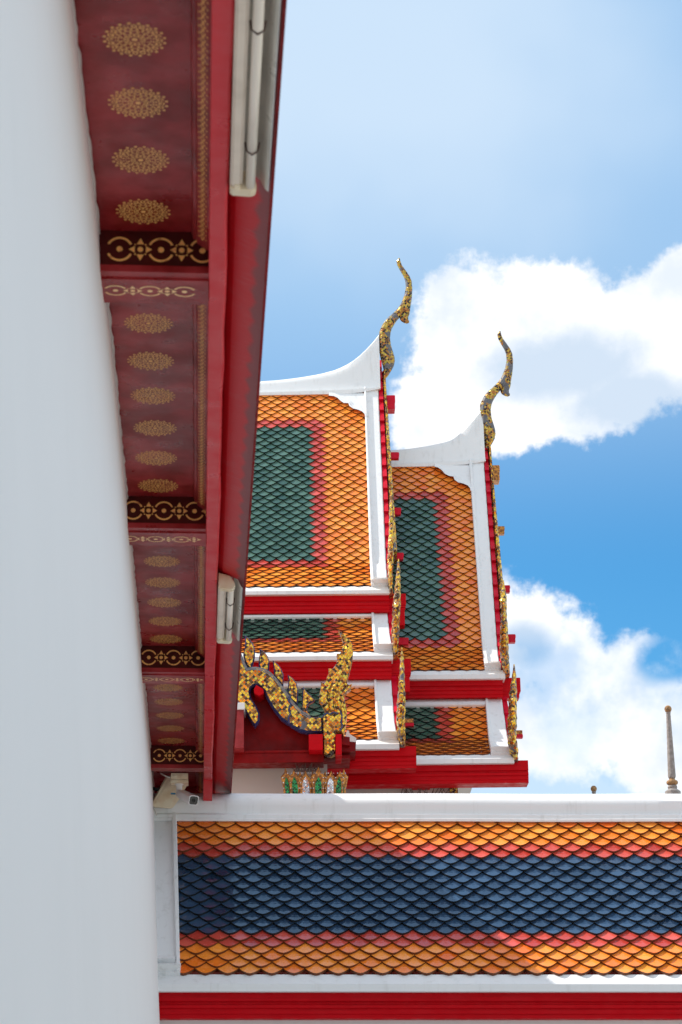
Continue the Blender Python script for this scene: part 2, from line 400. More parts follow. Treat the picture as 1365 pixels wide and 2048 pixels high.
def sweep_slope(mb, slope, sect, ts, mi=0):
    """sect(t) -> list of (x, h); swept down the slope"""
    mb.loft([[slope.at(t, x, h) for x, h in sect(t)] for t in ts], mi)
def extr_x(mb, x0, x1, yz, mi=0):
    mb.hexa([(x0, y, z) for y, z in yz], [(x1, y, z) for y, z in yz], mi)
def fascia_prof(y, zt, zb, d=.12):
    h = zt-zb
    return [(y+d, zt), (y, zt), (y, zt-.44*h), (y+.022, zt-.47*h), (y+.022, zt-.53*h), (y+.004, zt-.56*h), (y+.004, zt-.66*h), (y+.022, zt-.69*h),
            (y+.022, zt-.84*h), (y+.034, zt-.88*h), (y+.034, zb), (y+d, zb)]
def plate(mb, pts3, nrm, th, mi=0):
    nrm = Vector(nrm); mb.hexa([Vector(p)-nrm*th for p in pts3], [Vector(p) for p in pts3], mi)
def outline_inset(pts, d):
    n = len(pts); area = sum(pts[i][0]*pts[(i+1) % n][1]-pts[(i+1) % n][0]*pts[i][1] for i in range(n)); sg = 1 if area > 0 else -1
    out = []
    for i in range(n):
        a = Vector(pts[i-1]); b_ = Vector(pts[i]); c_ = Vector(pts[(i+1) % n])
        e1 = (b_-a).normalized(); e2 = (c_-b_).normalized()
        n1 = Vector((-e1.y, e1.x))*sg; n2 = Vector((-e2.y, e2.x))*sg; m_ = (n1+n2)
        if m_.length < .3: m_ = n1
        m_.normalize(); k = d/max(.45, m_.dot(n1)); out.append(tuple(b_+m_*k))
    return out
def carved(mb, pts, yf, th, rim=.018, raise_=.025, mi_face=0, mi_rim=1):
    """flat ornament in the xz plane: rim, raised field and thickness; yf = front y, grows to yf+th"""
    n = len(pts); ins = outline_inset(pts, rim)
    A_ = [(x, yf, z) for x, z in pts]; I_ = [(x, yf-raise_, z) for x, z in ins]; Bk = [(x, yf+th, z) for x, z in pts]; Ib = [(x, yf+th+raise_, z) for x, z in ins]
    mb.add(A_+I_, [[i, (i+1) % n, n+(i+1) % n, n+i] for i in range(n)], mi_rim)
    mb.add(I_, [list(range(n))], mi_face)
    mb.add(A_+Bk, [[i, (i+1) % n, n+(i+1) % n, n+i] for i in range(n)], mi_rim)
    mb.add(Bk+Ib, [[i, (i+1) % n, n+(i+1) % n, n+i] for i in range(n)], mi_rim)
    mb.add(Ib, [list(range(n))], mi_face)
# ------------------------------------------------------------------ ground
g = MB(); g.box(-400, 400, -400, 400, -.3, 0)
g.build('ground', PAVE, kind='structure')

# ------------------------------------------------------------------ near hall: leaning wall and painted eave
def xw(z): return -.475+.06*(5.6-z)
hall = Root('near_hall', WF, (xw(0), 12, 0), 'white hall with leaning plaster wall and red painted eave filling the left side', 'temple hall')
YE = 20.05
def bow(y): return -min(.07, .03*max(0, (9.5-y)/3.2))
w_ = MB()
NY, NZ = 24, 12
rng = random.Random(3)
vs = []; fs = []
for i in range(NY+1):
    for j in range(NZ+1):
        y = -3+(22.5+3)*i/NY; z = 5.83*j/NZ
        vs.append((xw(z)+bow(y)+(rng.uniform(-.002, .002)), y, z))
for i in range(NY):
    for j in range(NZ):
        a = i*(NZ+1)+j; fs.append((a, a+NZ+1, a+NZ+2, a+1))
w_.add(vs, fs); w_.box(-1.4, -.75, -3, 22.5, 0, 5.83)
w_.add([(xw(0), 22.5, 0), (xw(5.83), 22.5, 5.83), (-1, 22.5, 5.83), (-1, 22.5, 0)], [(0, 1, 2, 3)])
w_.build('wall', WALLW, hall, smooth=False)
# rough joint line between plaster and boards
j_ = MB(); pts = []
for i in range(260):
    y = 5.2+i*.0585; pts.append((xw(5.78)+bow(y)-.001+rng.uniform(-.003, .004), y, 5.785))
tube(j_, pts, [.007+rng.uniform(0, .005) for _ in pts], 6)
j_.build('plaster_joint', CREAM, hall, smooth=True)

XB0, XB1, XO = -.022, .055, .228        # longitudinal beam and outer edge
faces = [1.56, 4.99, 8.42, 11.85, 15.09, 18.30]
# stencil tools: (u, v) flat shapes placed by a mapping
def s_disc(mb, M, u, v, r, n=10, ru=1, mi=1): mb.add([M(u+r*cos(2*pi*k/n)*ru, v+r*sin(2*pi*k/n)) for k in range(n)], [list(range(n))], mi)
def s_arc(mb, M, u, v, r0, r1, a0, a1, n=10, mi=1):
    vs = []
    for k in range(n+1):
        a = a0+(a1-a0)*k/n; vs += [M(u+r0*cos(a), v+r0*sin(a)), M(u+r1*cos(a), v+r1*sin(a))]
    mb.add(vs, [(2*k, 2*k+1, 2*k+3, 2*k+2) for k in range(n)], mi)
def s_tri(mb, M, u, v, du, dv, wd, mi=1):
    L = math.hypot(du, dv); nx, ny = -dv/L*wd, du/L*wd
    mb.add([M(u+nx, v+ny), M(u-nx, v-ny), M(u+du, v+dv)], [(0, 1, 2)], mi)
def border(mb, M, L, pitch, k=1.0, sq=1.0):
    """rings and four-petalled florets in a row"""
    n = int(L/pitch)
    for i in range(n+1):
        u = i*pitch
        r = pitch*.30*k
        for a0 in (R(25), R(205)): s_arc(mb, M, u, 0, r*.90, r*1.09, a0, a0+R(130))
        s_disc(mb, M, u, 0, r*.26)
        v_ = u+pitch*.5
        if v_ < L:
            s_disc(mb, M, v_, 0, r*.24)
            for dx, dy in ((1, 0), (-1, 0), (0, 1), (0, -1)):
                s_tri(mb, M, v_+dx*r*.45, dy*r*.45, dx*r*.5, dy*r*.55, r*.30)
            for dx, dy in ((1, 1), (-1, 1), (1, -1), (-1, -1)): s_disc(mb, M, v_+dx*r*.42, dy*r*.42, r*.08, 6)
for bi, yf in enumerate(faces):
    b_ = MB(); xl = xw(5.7)-.12
    last = bi == len(faces)-1
    b_.box(xl, XB0, yf, yf+(.12 if last else .30), 5.63, 5.82)
    b_.box(xl, XB0+.001, yf-.012, yf+(.13 if last else .31), 5.600, 5.632)
    if not last: b_.box(xl, XB0, yf+.05, yf+.27, 5.592, 5.601)
    x0 = xw(5.7)+.035+.02*(bi % 3)
    border(b_, lambda u, v: (x0+u, yf-.0012, 5.712+v), XB0-x0+.03, .178, 1.0)
    if not last: border(b_, lambda u, v: (x0-.02+u, yf+.16+v, 5.5905), XB0-x0-.01, .150, 1.05)
    k0 = [i for i, m_ in enumerate(b_.mi) if m_ == 1]
    for i in k0:
        if min(b_.v[q][2] for q in b_.f[i]) < 5.5915: b_.mi[i] = 2
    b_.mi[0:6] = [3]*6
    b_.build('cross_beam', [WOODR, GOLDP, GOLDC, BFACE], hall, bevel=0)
    # ceiling panel beyond this beam
    y0 = yf+.30; y1 = (faces[bi+1] if bi+1 < len(faces) else YE)
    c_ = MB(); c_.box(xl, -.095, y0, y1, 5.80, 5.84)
    def rosette(cx, cy, z=5.7988, r=.115):
        M = lambda u, v: (cx+u, cy+v, z)
        s_disc(c_, M, 0, 0, r*.10)
        for rr, wd in ((.20, .03), (.34, .03), (.52, .035), (.70, .03)): s_arc(c_, M, 0, 0, r*(rr-wd/2), r*(rr+wd/2), 0, 2*pi, 28)
        for k in range(12):
            a = 2*pi*k/12; s_disc(c_, M, r*.27*cos(a), r*.27*sin(a), r*.045, 6); s_disc(c_, M, r*.43*cos(a+.26), r*.43*sin(a+.26), r*.05, 6)
        for k in range(20):
            a = 2*pi*k/20; s_arc(c_, M, r*.80*cos(a), r*.80*sin(a), r*.055, r*.10, 0, 2*pi, 8)
            a += pi/20; s_disc(c_, M, r*.96*cos(a), r*.96*sin(a), r*.062, 6)
            s_disc(c_, M, r*.61*cos(a), r*.61*sin(a), r*.05, 6)
    if bi+1 < len(faces):
        for k in range(7): rosette(-.303+.004*rng.uniform(-1, 1), y1-.185-.455*k)
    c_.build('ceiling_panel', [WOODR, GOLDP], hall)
    # stepped moulding with a stencilled band
    m_ = MB()
    extr = [(-.097, 5.801), (-.090, 5.765), (-.078, 5.765), (-.072, 5.745), (-.030, 5.715), (-.022, 5.715), (-.022, 5.84), (-.097, 5.84)]
    m_.hexa([(x, y0, z) for x, z in extr], [(x, y1, z) for x, z in extr])
    nb = int((y1-y0-.1)/.045)
    for k in range(nb):
        yy = y0+.06+k*.045
        Mm = lambda u, v: (-.051+u*.814, yy+v, 5.7288-u*.581)
        s_arc(m_, Mm, 0, 0, .008, .013, 0, 2*pi, 8); s_disc(m_, Mm, 0, .0225, .007, 6)
        s_disc(m_, Mm, -.019, .011, .005, 5); s_disc(m_, Mm, .019, .011, .005, 5)
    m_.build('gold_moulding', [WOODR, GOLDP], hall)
lb = MB()
n = 60
rings = []
for i in range(n+1):
    y = -2+(YE+.02+2)*i/n; q = .003*sin(i*.9)+.002*sin(i*2.3)
    if 9.0 < y < 9.4: q -= .006
    rings.append([(XB0, y, 5.84), (XB0, y, 5.600), (XB0+.004, y, 5.594), (XB1-.012+q, y, 5.590), (XB1-.004+q, y, 5.594), (XB1+q, y, 5.602), (XB1, y, 5.84)])
lb.loft(rings); lb.build('eave_beam', FASC, hall, auto=True)
os_ = MB()
os_.hexa([(XB1-.002, -2, 5.70), (XB1+.03, -2, 5.665), (XO-.006, -2, 5.607), (XO-.006, -2, 5.70)], [(XB1-.002, YE, 5.70), (XB1+.03, YE, 5.665), (XO-.006, YE, 5.607), (XO-.006, YE, 5.70)])
os_.build('outer_soffit', PATINA, hall)
bl = MB(); bl.hexa([(XB0-.001, 18.72, 5.62), (XB1+.002, 18.72, 5.62), (XB1+.002, 18.72, 5.586), (XB0-.001, 18.72, 5.586)], [(XB0-.001, 19.10, 5.62), (XB1+.002, 19.10, 5.62), (XB1+.002, 19.10, 5.478), (XB0-.001, 19.10, 5.478)])
bl.build('beam_foot', FASC, hall, bevel=.004)
ed = MB(); ed.box(XO-.008, XO+.004, -2, YE-.01, 5.596, 5.72)
ed.build('eave_edge', DRED, hall)
# dark boarding closing the eave beyond the last beam
eb = MB(); eb.box(xw(5.5)-.05, XB0-.004, YE-.06, YE, 5.43, 5.80); 
eb.build('end_board', WOODR, hall, bevel=.004)
rf = MB()
sec = [(XO+.004, 5.722), (-.40, 6.95), (-.36, 7.28), (-3.0, 9.55), (-5.7, 7.28), (-5.64, 6.95), (-6.3, 5.722), (-6.3, 5.62), (-5.6, 5.86), (xw(5.84), 5.86), (XB1+.03, 5.80), (XO-.006, 5.705)]
rf.hexa([(x, -6, z) for x, z in sec], [(x, YE+.05, z) for x, z in sec])
rf.build('roof', ORANGE, hall)

# ------------------------------------------------------------------ fluorescent lamps under the eave
def lamp(y0, y1, label):
    r = Root('fluorescent_lamp', WF, (.13, (y0+y1)/2, 5.66), label, 'lamp', 'fluorescent lamps under the red eave')
    b_ = MB(); b_.box(.058, .108, y0+.02, y1-.02, 5.575, 5.655); b_.box(.066, .098, y0+.03, y1-.03, 5.566, 5.576)
    hs = b_.build('housing', LAMPW, r, bevel=.004)
    for yc in (y0+.35, y1-.35):
        k_ = MB(); tube(k_, [(.112, yc, 5.60), (.116, yc, 5.565), (.138, yc, 5.546), (.160, yc, 5.562), (.166, yc, 5.60)], .004, 6); k_.build('spring_clip', STEEL, r)
    t_ = MB(); tube(t_, [(.138, y0+.05, 5.572), (.138, y1-.05, 5.572)], .019, 14)
    t_.build('tube', TUBE, r, smooth=True)
    for yy, s in ((y0, 1), (y1, -1)):
        c_ = MB(); ring = [(x, z) for x, z in [(.058, 5.66), (.058, 5.563), (.070, 5.553), (.140, 5.549), (.158, 5.556), (.163, 5.575), (.158, 5.60), (.13, 5.64)]]
        c_.hexa([(x, yy, z) for x, z in ring], [(x, yy+s*.055, z) for x, z in ring])
        c_.box(.075, .10, yy+s*.050, yy+s*.072, 5.557, 5.575)
        c_.build('end_cap', BEIGE, r, bevel=.005)
    rr = MB(); prof = [(.100, 5.632), (.150, 5.640), (.176, 5.618), (.196, 5.576), (.208, 5.566), (.210, 5.570), (.199, 5.582), (.180, 5.626), (.150, 5.650), (.100, 5.645)]
    rr.hexa([(x, y0+.03, z) for x, z in prof], [(x, y1-.02, z) for x, z in prof])
    rr.build('reflector', REFL, r)
    return r
lamp(6.05, 7.60, 'nearer aged white tube lamp at the very top of the eave underside')
lamp(12.86, 14.13, 'farther tube lamp with beige end cap, lower on the eave beside the orange roof')

# ------------------------------------------------------------------ security camera
P = WF.P
cc = Root('security_camera', WF, tuple(P(356, 1575, 18.75)), 'small grey bullet security camera with black front hanging from a beige box under the eave', 'camera')
def pxpoly(fr, pts, Y): return [fr.P(x, y, Y) for x, y in pts]
b_ = MB(); b_.box(P(342, 1558, 18.66).x, P(376.5, 1558, 18.66).x, 18.66, 18.80, P(350, 1558, 18.66).z, P(350, 1546, 18.66).z)
b_.box(P(341.5, 1558, 18.66).x, P(377, 1558, 18.66).x, 18.655, 18.805, P(350, 1565, 18.66).z, P(350, 1558.8, 18.66).z)
for cx_ in (351, 365):
    q = P(cx_, 1552, 18.66); lst = [(q.x+.016*cos(a*pi/8), 18.659, q.z+.016*sin(a*pi/8)) for a in range(16)]; b_.hexa(lst, [(x, 18.652, z) for x, y, z in lst])
b_.build('junction_box', BEIGE, cc, bevel=.004)
m_ = MB(); q = P(359, 1567, 18.73); lathe(m_, (q.x, 18.73, q.z), [(.038, 0.01), (.038, -.01), (.028, -.02), (.026, -.09), (.030, -.10), (.0, -.115)], 16)
m_.build('mount', CAMW, cc, smooth=True, auto=True)
a_ = P(361, 1587, 18.72); c_ = P(388, 1601, 18.44); ax = (c_-a_).normalized(); u = ax.cross(Vector((0, 0, 1))).normalized(); v = u.cross(ax)
def sring(c, w, h, n=20, p=.45):
    return [c+u*w*math.copysign(abs(cos(2*pi*k/n))**p, cos(2*pi*k/n))+v*h*math.copysign(abs(sin(2*pi*k/n))**p, sin(2*pi*k/n)) for k in range(n)]
bd = MB(); bd.loft([sring(a_, .030, .026), sring(a_+ax*.015, .040, .036), sring(a_+ax*.12, .043, .040), sring(c_-ax*.03, .044, .041), sring(c_, .046, .043), sring(c_, .040, .037), sring(c_-ax*.006, .039, .036)])
body = bd.build('camera_body', CAMW, cc, smooth=True, auto=True)
ff = MB(); ff.loft([sring(c_-ax*.007, .0395, .0365), sring(c_-ax*.003, .0385, .0355)]); lathe_c = c_
ff.loft([[c_-ax*.003+u*r_*cos(k*pi/8)+v*r_*sin(k*pi/8) for k in range(16)] for r_ in (.018, .015)], cap=True)
sub(cc, body, ff, 'front_glass', BLACK)
tp = MB(); q = P(347, 1586, 18.70); tp.box(q.x-.022, q.x+.02, 18.72, 18.735, q.z-.007, q.z+.006); tp.build('tape', TAPE, cc)
fl = Root('floodlight_housing', WF, tuple(P(335, 1590, 18.95)), 'cream wedge shaped box behind the security camera in the corner of the eave', 'light box')
b_ = MB(); pts = [(303, 1610), (308, 1614), (345.6, 1616.5), (360, 1597), (377, 1567), (377, 1550), (335, 1552)]
A0 = pxpoly(WF, pts, 18.92); B0 = [Vector((q.x-.02, q.y+.17, q.z+.03)) for q in A0]; b_.hexa(A0, B0)
b_.build('housing', BEIGE, fl, bevel=.006)
c2_ = MB(); I0 = pxpoly(WF, [(309, 1610), (342, 1612), (352, 1590), (352, 1566), (338, 1562)], 18.918); c2_.hexa(I0, [Vector((q.x, q.y-.006, q.z)) for q in I0])
c2_.build('cover', BEIGE, fl, bevel=.003)
cb = MB(); tube(cb, [P(309, 1614, 18.9), P(308, 1617, 18.88), P(311, 1623, 18.86), P(314, 1631, 18.85)], .006, 8)
cb.build('cable', GREYCAB, label='short pale cable end dangling below the cream light box', category='cable', smooth=True)
cb = MB(); tube(cb, [P(322, 1547, 18.72), P(332, 1552, 18.70), P(342, 1556, 18.69)], .007, 8); cb.build('cable', GREYCAB, label='thin pale cable running into the beige junction box above the camera', category='cable', smooth=True)
cb = MB(); tube(cb, [P(303, 1575, 19.1), P(312, 1579, 19.0), P(322, 1577, 18.99)], .016, 8)
cb.build('cable', DARK, label='short dark cable behind the cream light box beside the wall', category='cable', smooth=True)

# ------------------------------------------------------------------ generic roof pieces
def fit(frame, px, y0, Y0, y1, angs, e):
    lo, hi = -25.0, 25.0
    p = frame.P(px, y0, Y0)
    def endy(k):
        sl = Slope(frame, p, e, [a+k for a in angs]); q = sl.at(sl.n, p.x)
        c = RW.transposed() @ (frame.M @ q - EYE); return CY-FPX*c.y/-c.z
    for _ in range(40):
        k = (lo+hi)/2
        if endy(k) < y1: lo = k
        else: hi = k
    return Slope(frame, p, e, [a+k for a in angs])
def smooth_angs(*runs):
    a = [v for v, n in runs for _ in range(n)]
    return [sum(a[max(0, i-1):i+2])/len(a[max(0, i-1):i+2]) for i in range(len(a))]
def lin(sl, p_top, p_bot, h=.06):
    t0, x0 = sl.hit(*p_top, h); t1, x1 = sl.hit(*p_bot, h)
    return lambda t: x0+(x1-x0)*(t-t0)/(t1-t0)
def verge(sl, fi, fm, fo, t0, t1, side=1, steps=True):
    """raised plaster band along a gable edge: fi inner edge, fm outer edge of the inner moulding, fo outer edge"""
    mb = MB(); s = side
    n = max(6, int((t1-t0)/2)); ts = [t0+(t1-t0)*i/n for i in range(n+1)]
    def sect(t):
        a, m_, o = fi(t), fm(t), fo(t)
        return [(a, -.05), (a, .066), (a+s*.006, .078), (m_-s*.010, .078), (m_-s*.006, .060), (m_, .060), (m_+s*.004, .046), (o-s*.012, .046), (o, .040), (o, -.05)]
    sweep_slope(mb, sl, sect, ts)
    if steps:
        for (ta, tb, h, ex, full) in ((t1-2.6, t1-1.5, .095, .004, 0), (t1-1.5, t1-.25, .12, .012, 1)):
            xa = fi(tb) if full else fm(tb); xb = fo(tb)+s*ex
            ring0 = [sl.at(ta, xa, -.04), sl.at(ta, xb, -.04), sl.at(ta, xb, .045), sl.at(ta, xa, .045)]
            ring1 = [sl.at(tb, xa, -.04), sl.at(tb, xb, -.04), sl.at(tb, xb, h), sl.at(tb, xa, h)]
            mb.hexa(ring0, ring1)
    return mb
def top_band(sl, x0, fm_x, fo_x, y_top, y_mid, px):
    """white band over the first tile row; heights from photo rows"""
    mb = MB(); t0 = sl.hit(px, y_top, .05)[0]; tm = sl.hit(px, y_mid, .05)[0]
    k = [(t0, -.04), (t0, .045), (tm, .045), (tm+.06, .03), (tm+(0-tm)*.4, .03), (tm+(0-tm)*.45, .062), (.25, .062), (.35, .05), (.35, -.01)]
    mb.hexa([sl.at(t, x0, h) for t, h in k], [sl.at(t, fo_x, h) for t, h in k])
    return mb
def ledge_fascia(fr, root, part, sl, px, x0, xl1, xf1, ys, fy=.02, dep=.10):
    """white ledge whose front is rows ys[0]..ys[1], moulded red board ys[1]..ys[2]"""
    e = sl.at(sl.n, 0); Yl = e.y-dep; zt = fr.Z(px, ys[0], Yl); zb = fr.Z(px, ys[1], Yl)
    l = MB(); extr_x(l, x0, xl1, [(Yl, zt), (Yl, zb), (e.y+.25, zb), (e.y+.25, e.z+.03), (e.y+.002, e.z+.024), (Yl+.006, zt+.004)])
    lo = sub(root, part, l, 'eave_ledge', WHITE)
    f = MB(); Yf = e.y-fy; z0 = fr.Z(px, ys[1], Yf)+.0; z1 = fr.Z(px, ys[2], Yf)
    extr_x(f, x0, xf1, fascia_prof(Yf, z0+.03, z1, .3))
    fo_ = sub(root, part, f, 'fascia', RED, bevel=0)
    return Yf, z1
def teeth(sl, fo, t0, t1, w0=.008, w1=.068, step=3.15):
    mb = MB(); t = t0; xm = Vector((0, 0, 0))
    while t < t1:
        tb = min(t+step, t1)
        xo = fo(t); xo2 = fo(tb)
        r0 = [sl.at(t, xo+w0, -.14), sl.at(t, xo+w1, -.14), sl.at(t, xo+w1, .018), sl.at(t, xo+w0, .018)]
        r1 = [sl.at(tb, xo2+w0, -.14), sl.at(tb, xo2+w1, -.14), sl.at(tb, xo2+w1, .062), sl.at(tb, xo2+w0, .062)]
        mb.hexa(r0, r1); t += step
    return mb
def barge(sl, fo, t0, t1):
    mb = MB(); ts = [t0+(t1-t0)*i/24 for i in range(25)]
    sweep_slope(mb, sl, lambda t: [(fo(t)+.072, -.26), (fo(t)+.12+.0008*(t-t0), -.26), (fo(t)+.122+.0008*(t-t0), -.02), (fo(t)+.10, .02), (fo(t)+.072, -.02)], ts)
    t = t0+2
    while t < t1-4:
        x = fo(t)+.10; a = [sl.at(t, x-.015, 0), sl.at(t, x+.02, 0), sl.at(t+3.0, x+.02, 0), sl.at(t+3.0, x-.015, 0)]
        tip = sl.at(t+.2, x, .17); m2 = [sl.at(t+.4, x-.012, .09), sl.at(t+.4, x+.014, .09), sl.at(t+2, x+.014, .09), sl.at(t+2, x-.012, .09)]
        mb.loft([a, m2, [tip]*4]); t += 3.6
    return mb
def flame(fr, root, part, tab, Yc, seed=1):
    """hang-hong finial: stands in the gable plane; tab = (photo y, x left, x right)"""
    mb = MB(); rg = random.Random(seed); rings = []; N = 34
    ya, yb = tab[0][0], tab[-1][0]; L = [(t[0], t[1]) for t in tab]; Rr = [(t[0], t[2]) for t in tab]
    for i in range(N+1):
        f = i/N; py = ya+(yb-ya)*f; xl = interp(L, py); xr = interp(Rr, py)
        cy_ = Yc-.10*sin(f*pi)-.25*(1-f)**2*0+.10*cos(f*5)
        c = fr.P((xl+xr)/2, py, cy_); hw = max(.004, (xr-xl)/2*cy_/FPX)*(1+.10*sin(i*2.1)+rg.uniform(-.08, .08)*(i > 2))
        hd = .02+.13*sin(min(1, f*1.6)*pi/2)*(1+.25*sin(i*1.57))
        rings.append([(c.x+hw*cos(a)*(.9+.14*(k % 2)), c.y+hd*sin(a), c.z) for k, a in enumerate([2*pi*k/10 for k in range(10)])])
    mb.loft(rings)
    return sub(root, part, mb, 'flame_finial', MOSE)
def chofa(fr, root, part, dx, dy, Yc):
    mb = MB()
    st = [(516.5, 797.5, 800), (523, 793.5, 801.5), (531, 795, 804.5), (542, 801, 812.5), (553, 807.5, 820), (562, 811, 823.8), (575, 812, 825.2), (590, 809.3, 824.8), (602, 804.5, 823.5), (610, 801, 822), (617, 796, 821), (623, 790, 819),
          (630, 783, 806), (636, 776, 799), (643, 769.5, 793), (650, 765, 788.5), (657, 761.5, 784.5), (664, 758.8, 782), (675, 758.6, 780.6), (690, 758.6, 782.3), (703, 759, 786.5), (714, 761, 789.6), (722, 763, 790.2), (732, 766, 788.3), (742, 768, 783), (752, 769, 776.5), (757, 770, 772)]
    rings = []
    for i, (py, xl, xr) in enumerate(st):
        a = fr.P(xl+dx, py+dy, Yc); b_ = fr.P(xr+dx, py+dy, Yc); c = (a+b_)/2; hw = (b_.x-a.x)/2
        th = min(.075, hw*1.0)*(1 if i < 14 else 1.15)
        rings.append([(c.x+hw*cos(q), c.y+th*sin(q)*(1 if sin(q) > 0 else 1), c.z) for q in [2*pi*k/12 for k in range(12)]])
    mb.loft(rings)
    # beak hanging from the throat
    bk = [(612, 801, 819), (620, 799, 821), (628, 799, 819.5), (634, 799.5, 817), (639, 800.5, 817), (642.5, 803, 819), (645.5, 808, 818.6), (646.5, 812, 816)]
    rings = []
    for i, (py, xl, xr) in enumerate(bk):
        a = fr.P(xl+dx, py+dy, Yc); b_ = fr.P(xr+dx, py+dy, Yc); c = (a+b_)/2; hw = (b_.x-a.x)/2
        rings.append([(c.x+hw*cos(q), c.y+.055*sin(q)*(1-.1*i), c.z) for q in [2*pi*k/10 for k in range(10)]])
    mb.loft(rings)
    return sub(root, part, mb, 'gable_finial', MOSF, smooth=False)
def ridge(fr, st, Yc, wb=.17, wt=.10):
    """plaster ridge: st = (photo x, top row, band row, bottom row)"""
    mb = MB(); rings = []
    xs = st[0][0]; xe = st[-1][0]; N = 40
    tabs = [[(s[0], s[k]) for s in st] for k in (1, 2, 3)]
    for i in range(N+1):
        px = xs+(xe-xs)*i/N; yt, ym, yb = [interp(t, px) for t in tabs]
        x = fr.X(px, yt, Yc); zt = fr.Z(px, yt, Yc); zm = fr.Z(px, ym, Yc-wb); zb = fr.Z(px, yb, Yc-wb-.04)
        hgt = zt-zm; q = max(0, min(1, (hgt-.22)/.6)); wtt = wt*(1-q)+.045*q
        f = [(-wb-.045, zb), (-wb-.045, zb+(zm-zb)*.65), (-wb-.01, zb+(zm-zb)*.72), (-wb-.01, zm), (-wb, zm+.004)]
        for j in range(1, 6):
            g_ = j/6; f.append((-wb+(wb-wtt)*(g_**(1.0-.45*q)), zm+(zt-.02-zm)*g_))
        f += [(-wtt*.8, zt-.022), (-wtt*.5, zt-.006), (0, zt)]
        rings.append([(x, Yc+y, z) for y, z in f]+[(x, Yc-y, z) for y, z in f[-2::-1]])
    mb.loft(rings)
    return mb

# ------------------------------------------------------------------ near gallery (blue, red and orange tiles)
gal = Root('gallery', GF, (2.0, 18.0, 0), 'low white gallery along the bottom with blue, red and orange fish scale roof tiles', 'gallery')
gs = fit(GF, 700, 1650, 19.08, 1955, smooth_angs((53, 14), (51, 10)), .083)
def gcol(r, k):
    return 0 if r < 4 else 1 if r < 6 else 3 if r < 18 else 1 if r < 20 else 0
gi = lin(gs, (354, 1641), (361, 1955)); gm = lin(gs, (344, 1641), (352, 1955)); go = lambda t: -1.75
gt = tiles(gs, lambda r: gi(r)-.03, lambda r: 9.0, gi(0)+.075, gcol, thick=.022, lift=.040)
gtile = gt.build('roof_tiles', TILEM, gal)
bk = gtile.copy(); COL.objects.link(bk); bk.parent = gal.o; bk.name = 'back_roof_tiles'
GYR = 19.33
bk.scale = (1, -1, 1); bk.location = (0, 2*(GYR-gal.base.y), 0)
sub(gal, gtile, verge(gs, gi, gm, go, -1.2, gs.n, -1), 'verge_band', WHITE)
mb = MB()
def gz(py, Y): return GF.Z(800, py, Y)
f = [(-.300, gz(1642.5, 19.03)), (-.300, gz(1637.5, 19.03)), (-.285, gz(1636.5, 19.045)), (-.285, gz(1630, 19.045)), (-.270, gz(1628.5, 19.06)), (-.256, gz(1627, 19.07)),
     (-.256, gz(1622, 19.07)), (-.262, gz(1612, 19.07)), (-.254, gz(1602, 19.08)), (-.220, gz(1595, 19.11)), (-.15, gz(1590, 19.18)), (-.07, gz(1588, 19.26)), (0, gz(1587.2, 19.33))]
ring = [(GYR+y, z) for y, z in f]+[(GYR-y, z) for y, z in f[-2::-1]]
rings = []
for i in range(90):
    x = -1.8+i*.125; rings.append([(x, y+rng.uniform(-.0015, .0015), z+.002*sin(i*.35)) for y, z in ring])
mb.loft(rings); mb.build('ridge_cap', WHITE, gal, auto=True, smooth=True)
ledge_fascia(GF, gal, gtile, gs, 800, -1.75, 9.2, 9.1, (1968, 1983, 2036.5), fy=.03, dep=.11)
wl = MB(); e = gs.at(gs.n, 0); wl.box(-1.75, 9.1, e.y+.12, 2*GYR-e.y-.12, 0, e.z-.15)
wl.build('wall', WALLW, gal)

# ------------------------------------------------------------------ far temple hall
tem = Root('temple_hall', TF, (0, 28, 0), 'tall temple hall with stacked orange and green tiled roofs under white curling ridges', 'temple')
XL = -4.6
EXP = .078
class T: pass
def colr(xc, top, red0, gend, ntot):
    """orange border, red line, green field; xc = x of the red column in tiles from xref"""
    def f(r, k):
        if r < top: return 0
        if r >= gend+2: return 0
        if r < top+red0 and k < xc+.6: return 1
        if r >= gend and k < xc+.6: return 1
        if abs(k-xc) < .55 and (abs(k-xc) < .3 or k > xc): return 1
        return 2 if k < xc else 0
    return f
def make_tier(px_ref, y0, Y0, y1, angs, inner, mould, outer, xl, redx, top, red0, gend, name='roof_tier'):
    sl = fit(TF, px_ref, y0, Y0, y1, angs, EXP)
    fi, fm, fo = lin(sl, *inner), lin(sl, *mould), lin(sl, *outer)
    xr = sl.hit(redx[0], redx[1], .03)[1]
    mb = tiles(sl, lambda r: xl, lambda r: fi(r)+.05, xr, colr(0.25, top, red0, gend, sl.n), thick=.017, lift=.033)
    o = mb.build(name, TILEM, tem)
    return sl, fi, fm, fo, o
# upper left roof
L1, fi, fm, fo, oL1 = make_tier(635, 791, 29.3, 1177, smooth_angs((61, 47), (45, 8)), ((731, 840), (743, 1173)), ((735.5, 840), (749.5, 1173)), ((757.5, 790), (776, 1173)), XL, (630, 905), 8, 2, 46)
TYR = 29.3+.16
sub(tem, oL1, verge(L1, fi, fm, fo, L1.hit(745, 776, .05)[0], L1.n), 'verge_band', WHITE)
stL = [(250, 768, 786, 791), (517, 765, 784.5, 790.5), (560, 762, 783.5, 790), (600, 757, 782, 789.5), (640, 750, 780.5, 788.5), (670, 742, 779, 788), (690, 733.5, 778, 787), (708, 722, 777, 786), (724, 709, 776, 784), (738, 694.5, 775.5, 781), (748, 683, 775, 779), (758.3, 670, 775, 777)]
sub(tem, oL1, ridge(TF, stL, TYR), 'ridge_cap', WHITE, smooth=True, auto=True)
chofa(TF, tem, oL1, 0, 0, TYR)
t0 = L1.hit(763, 722, 0)[0]
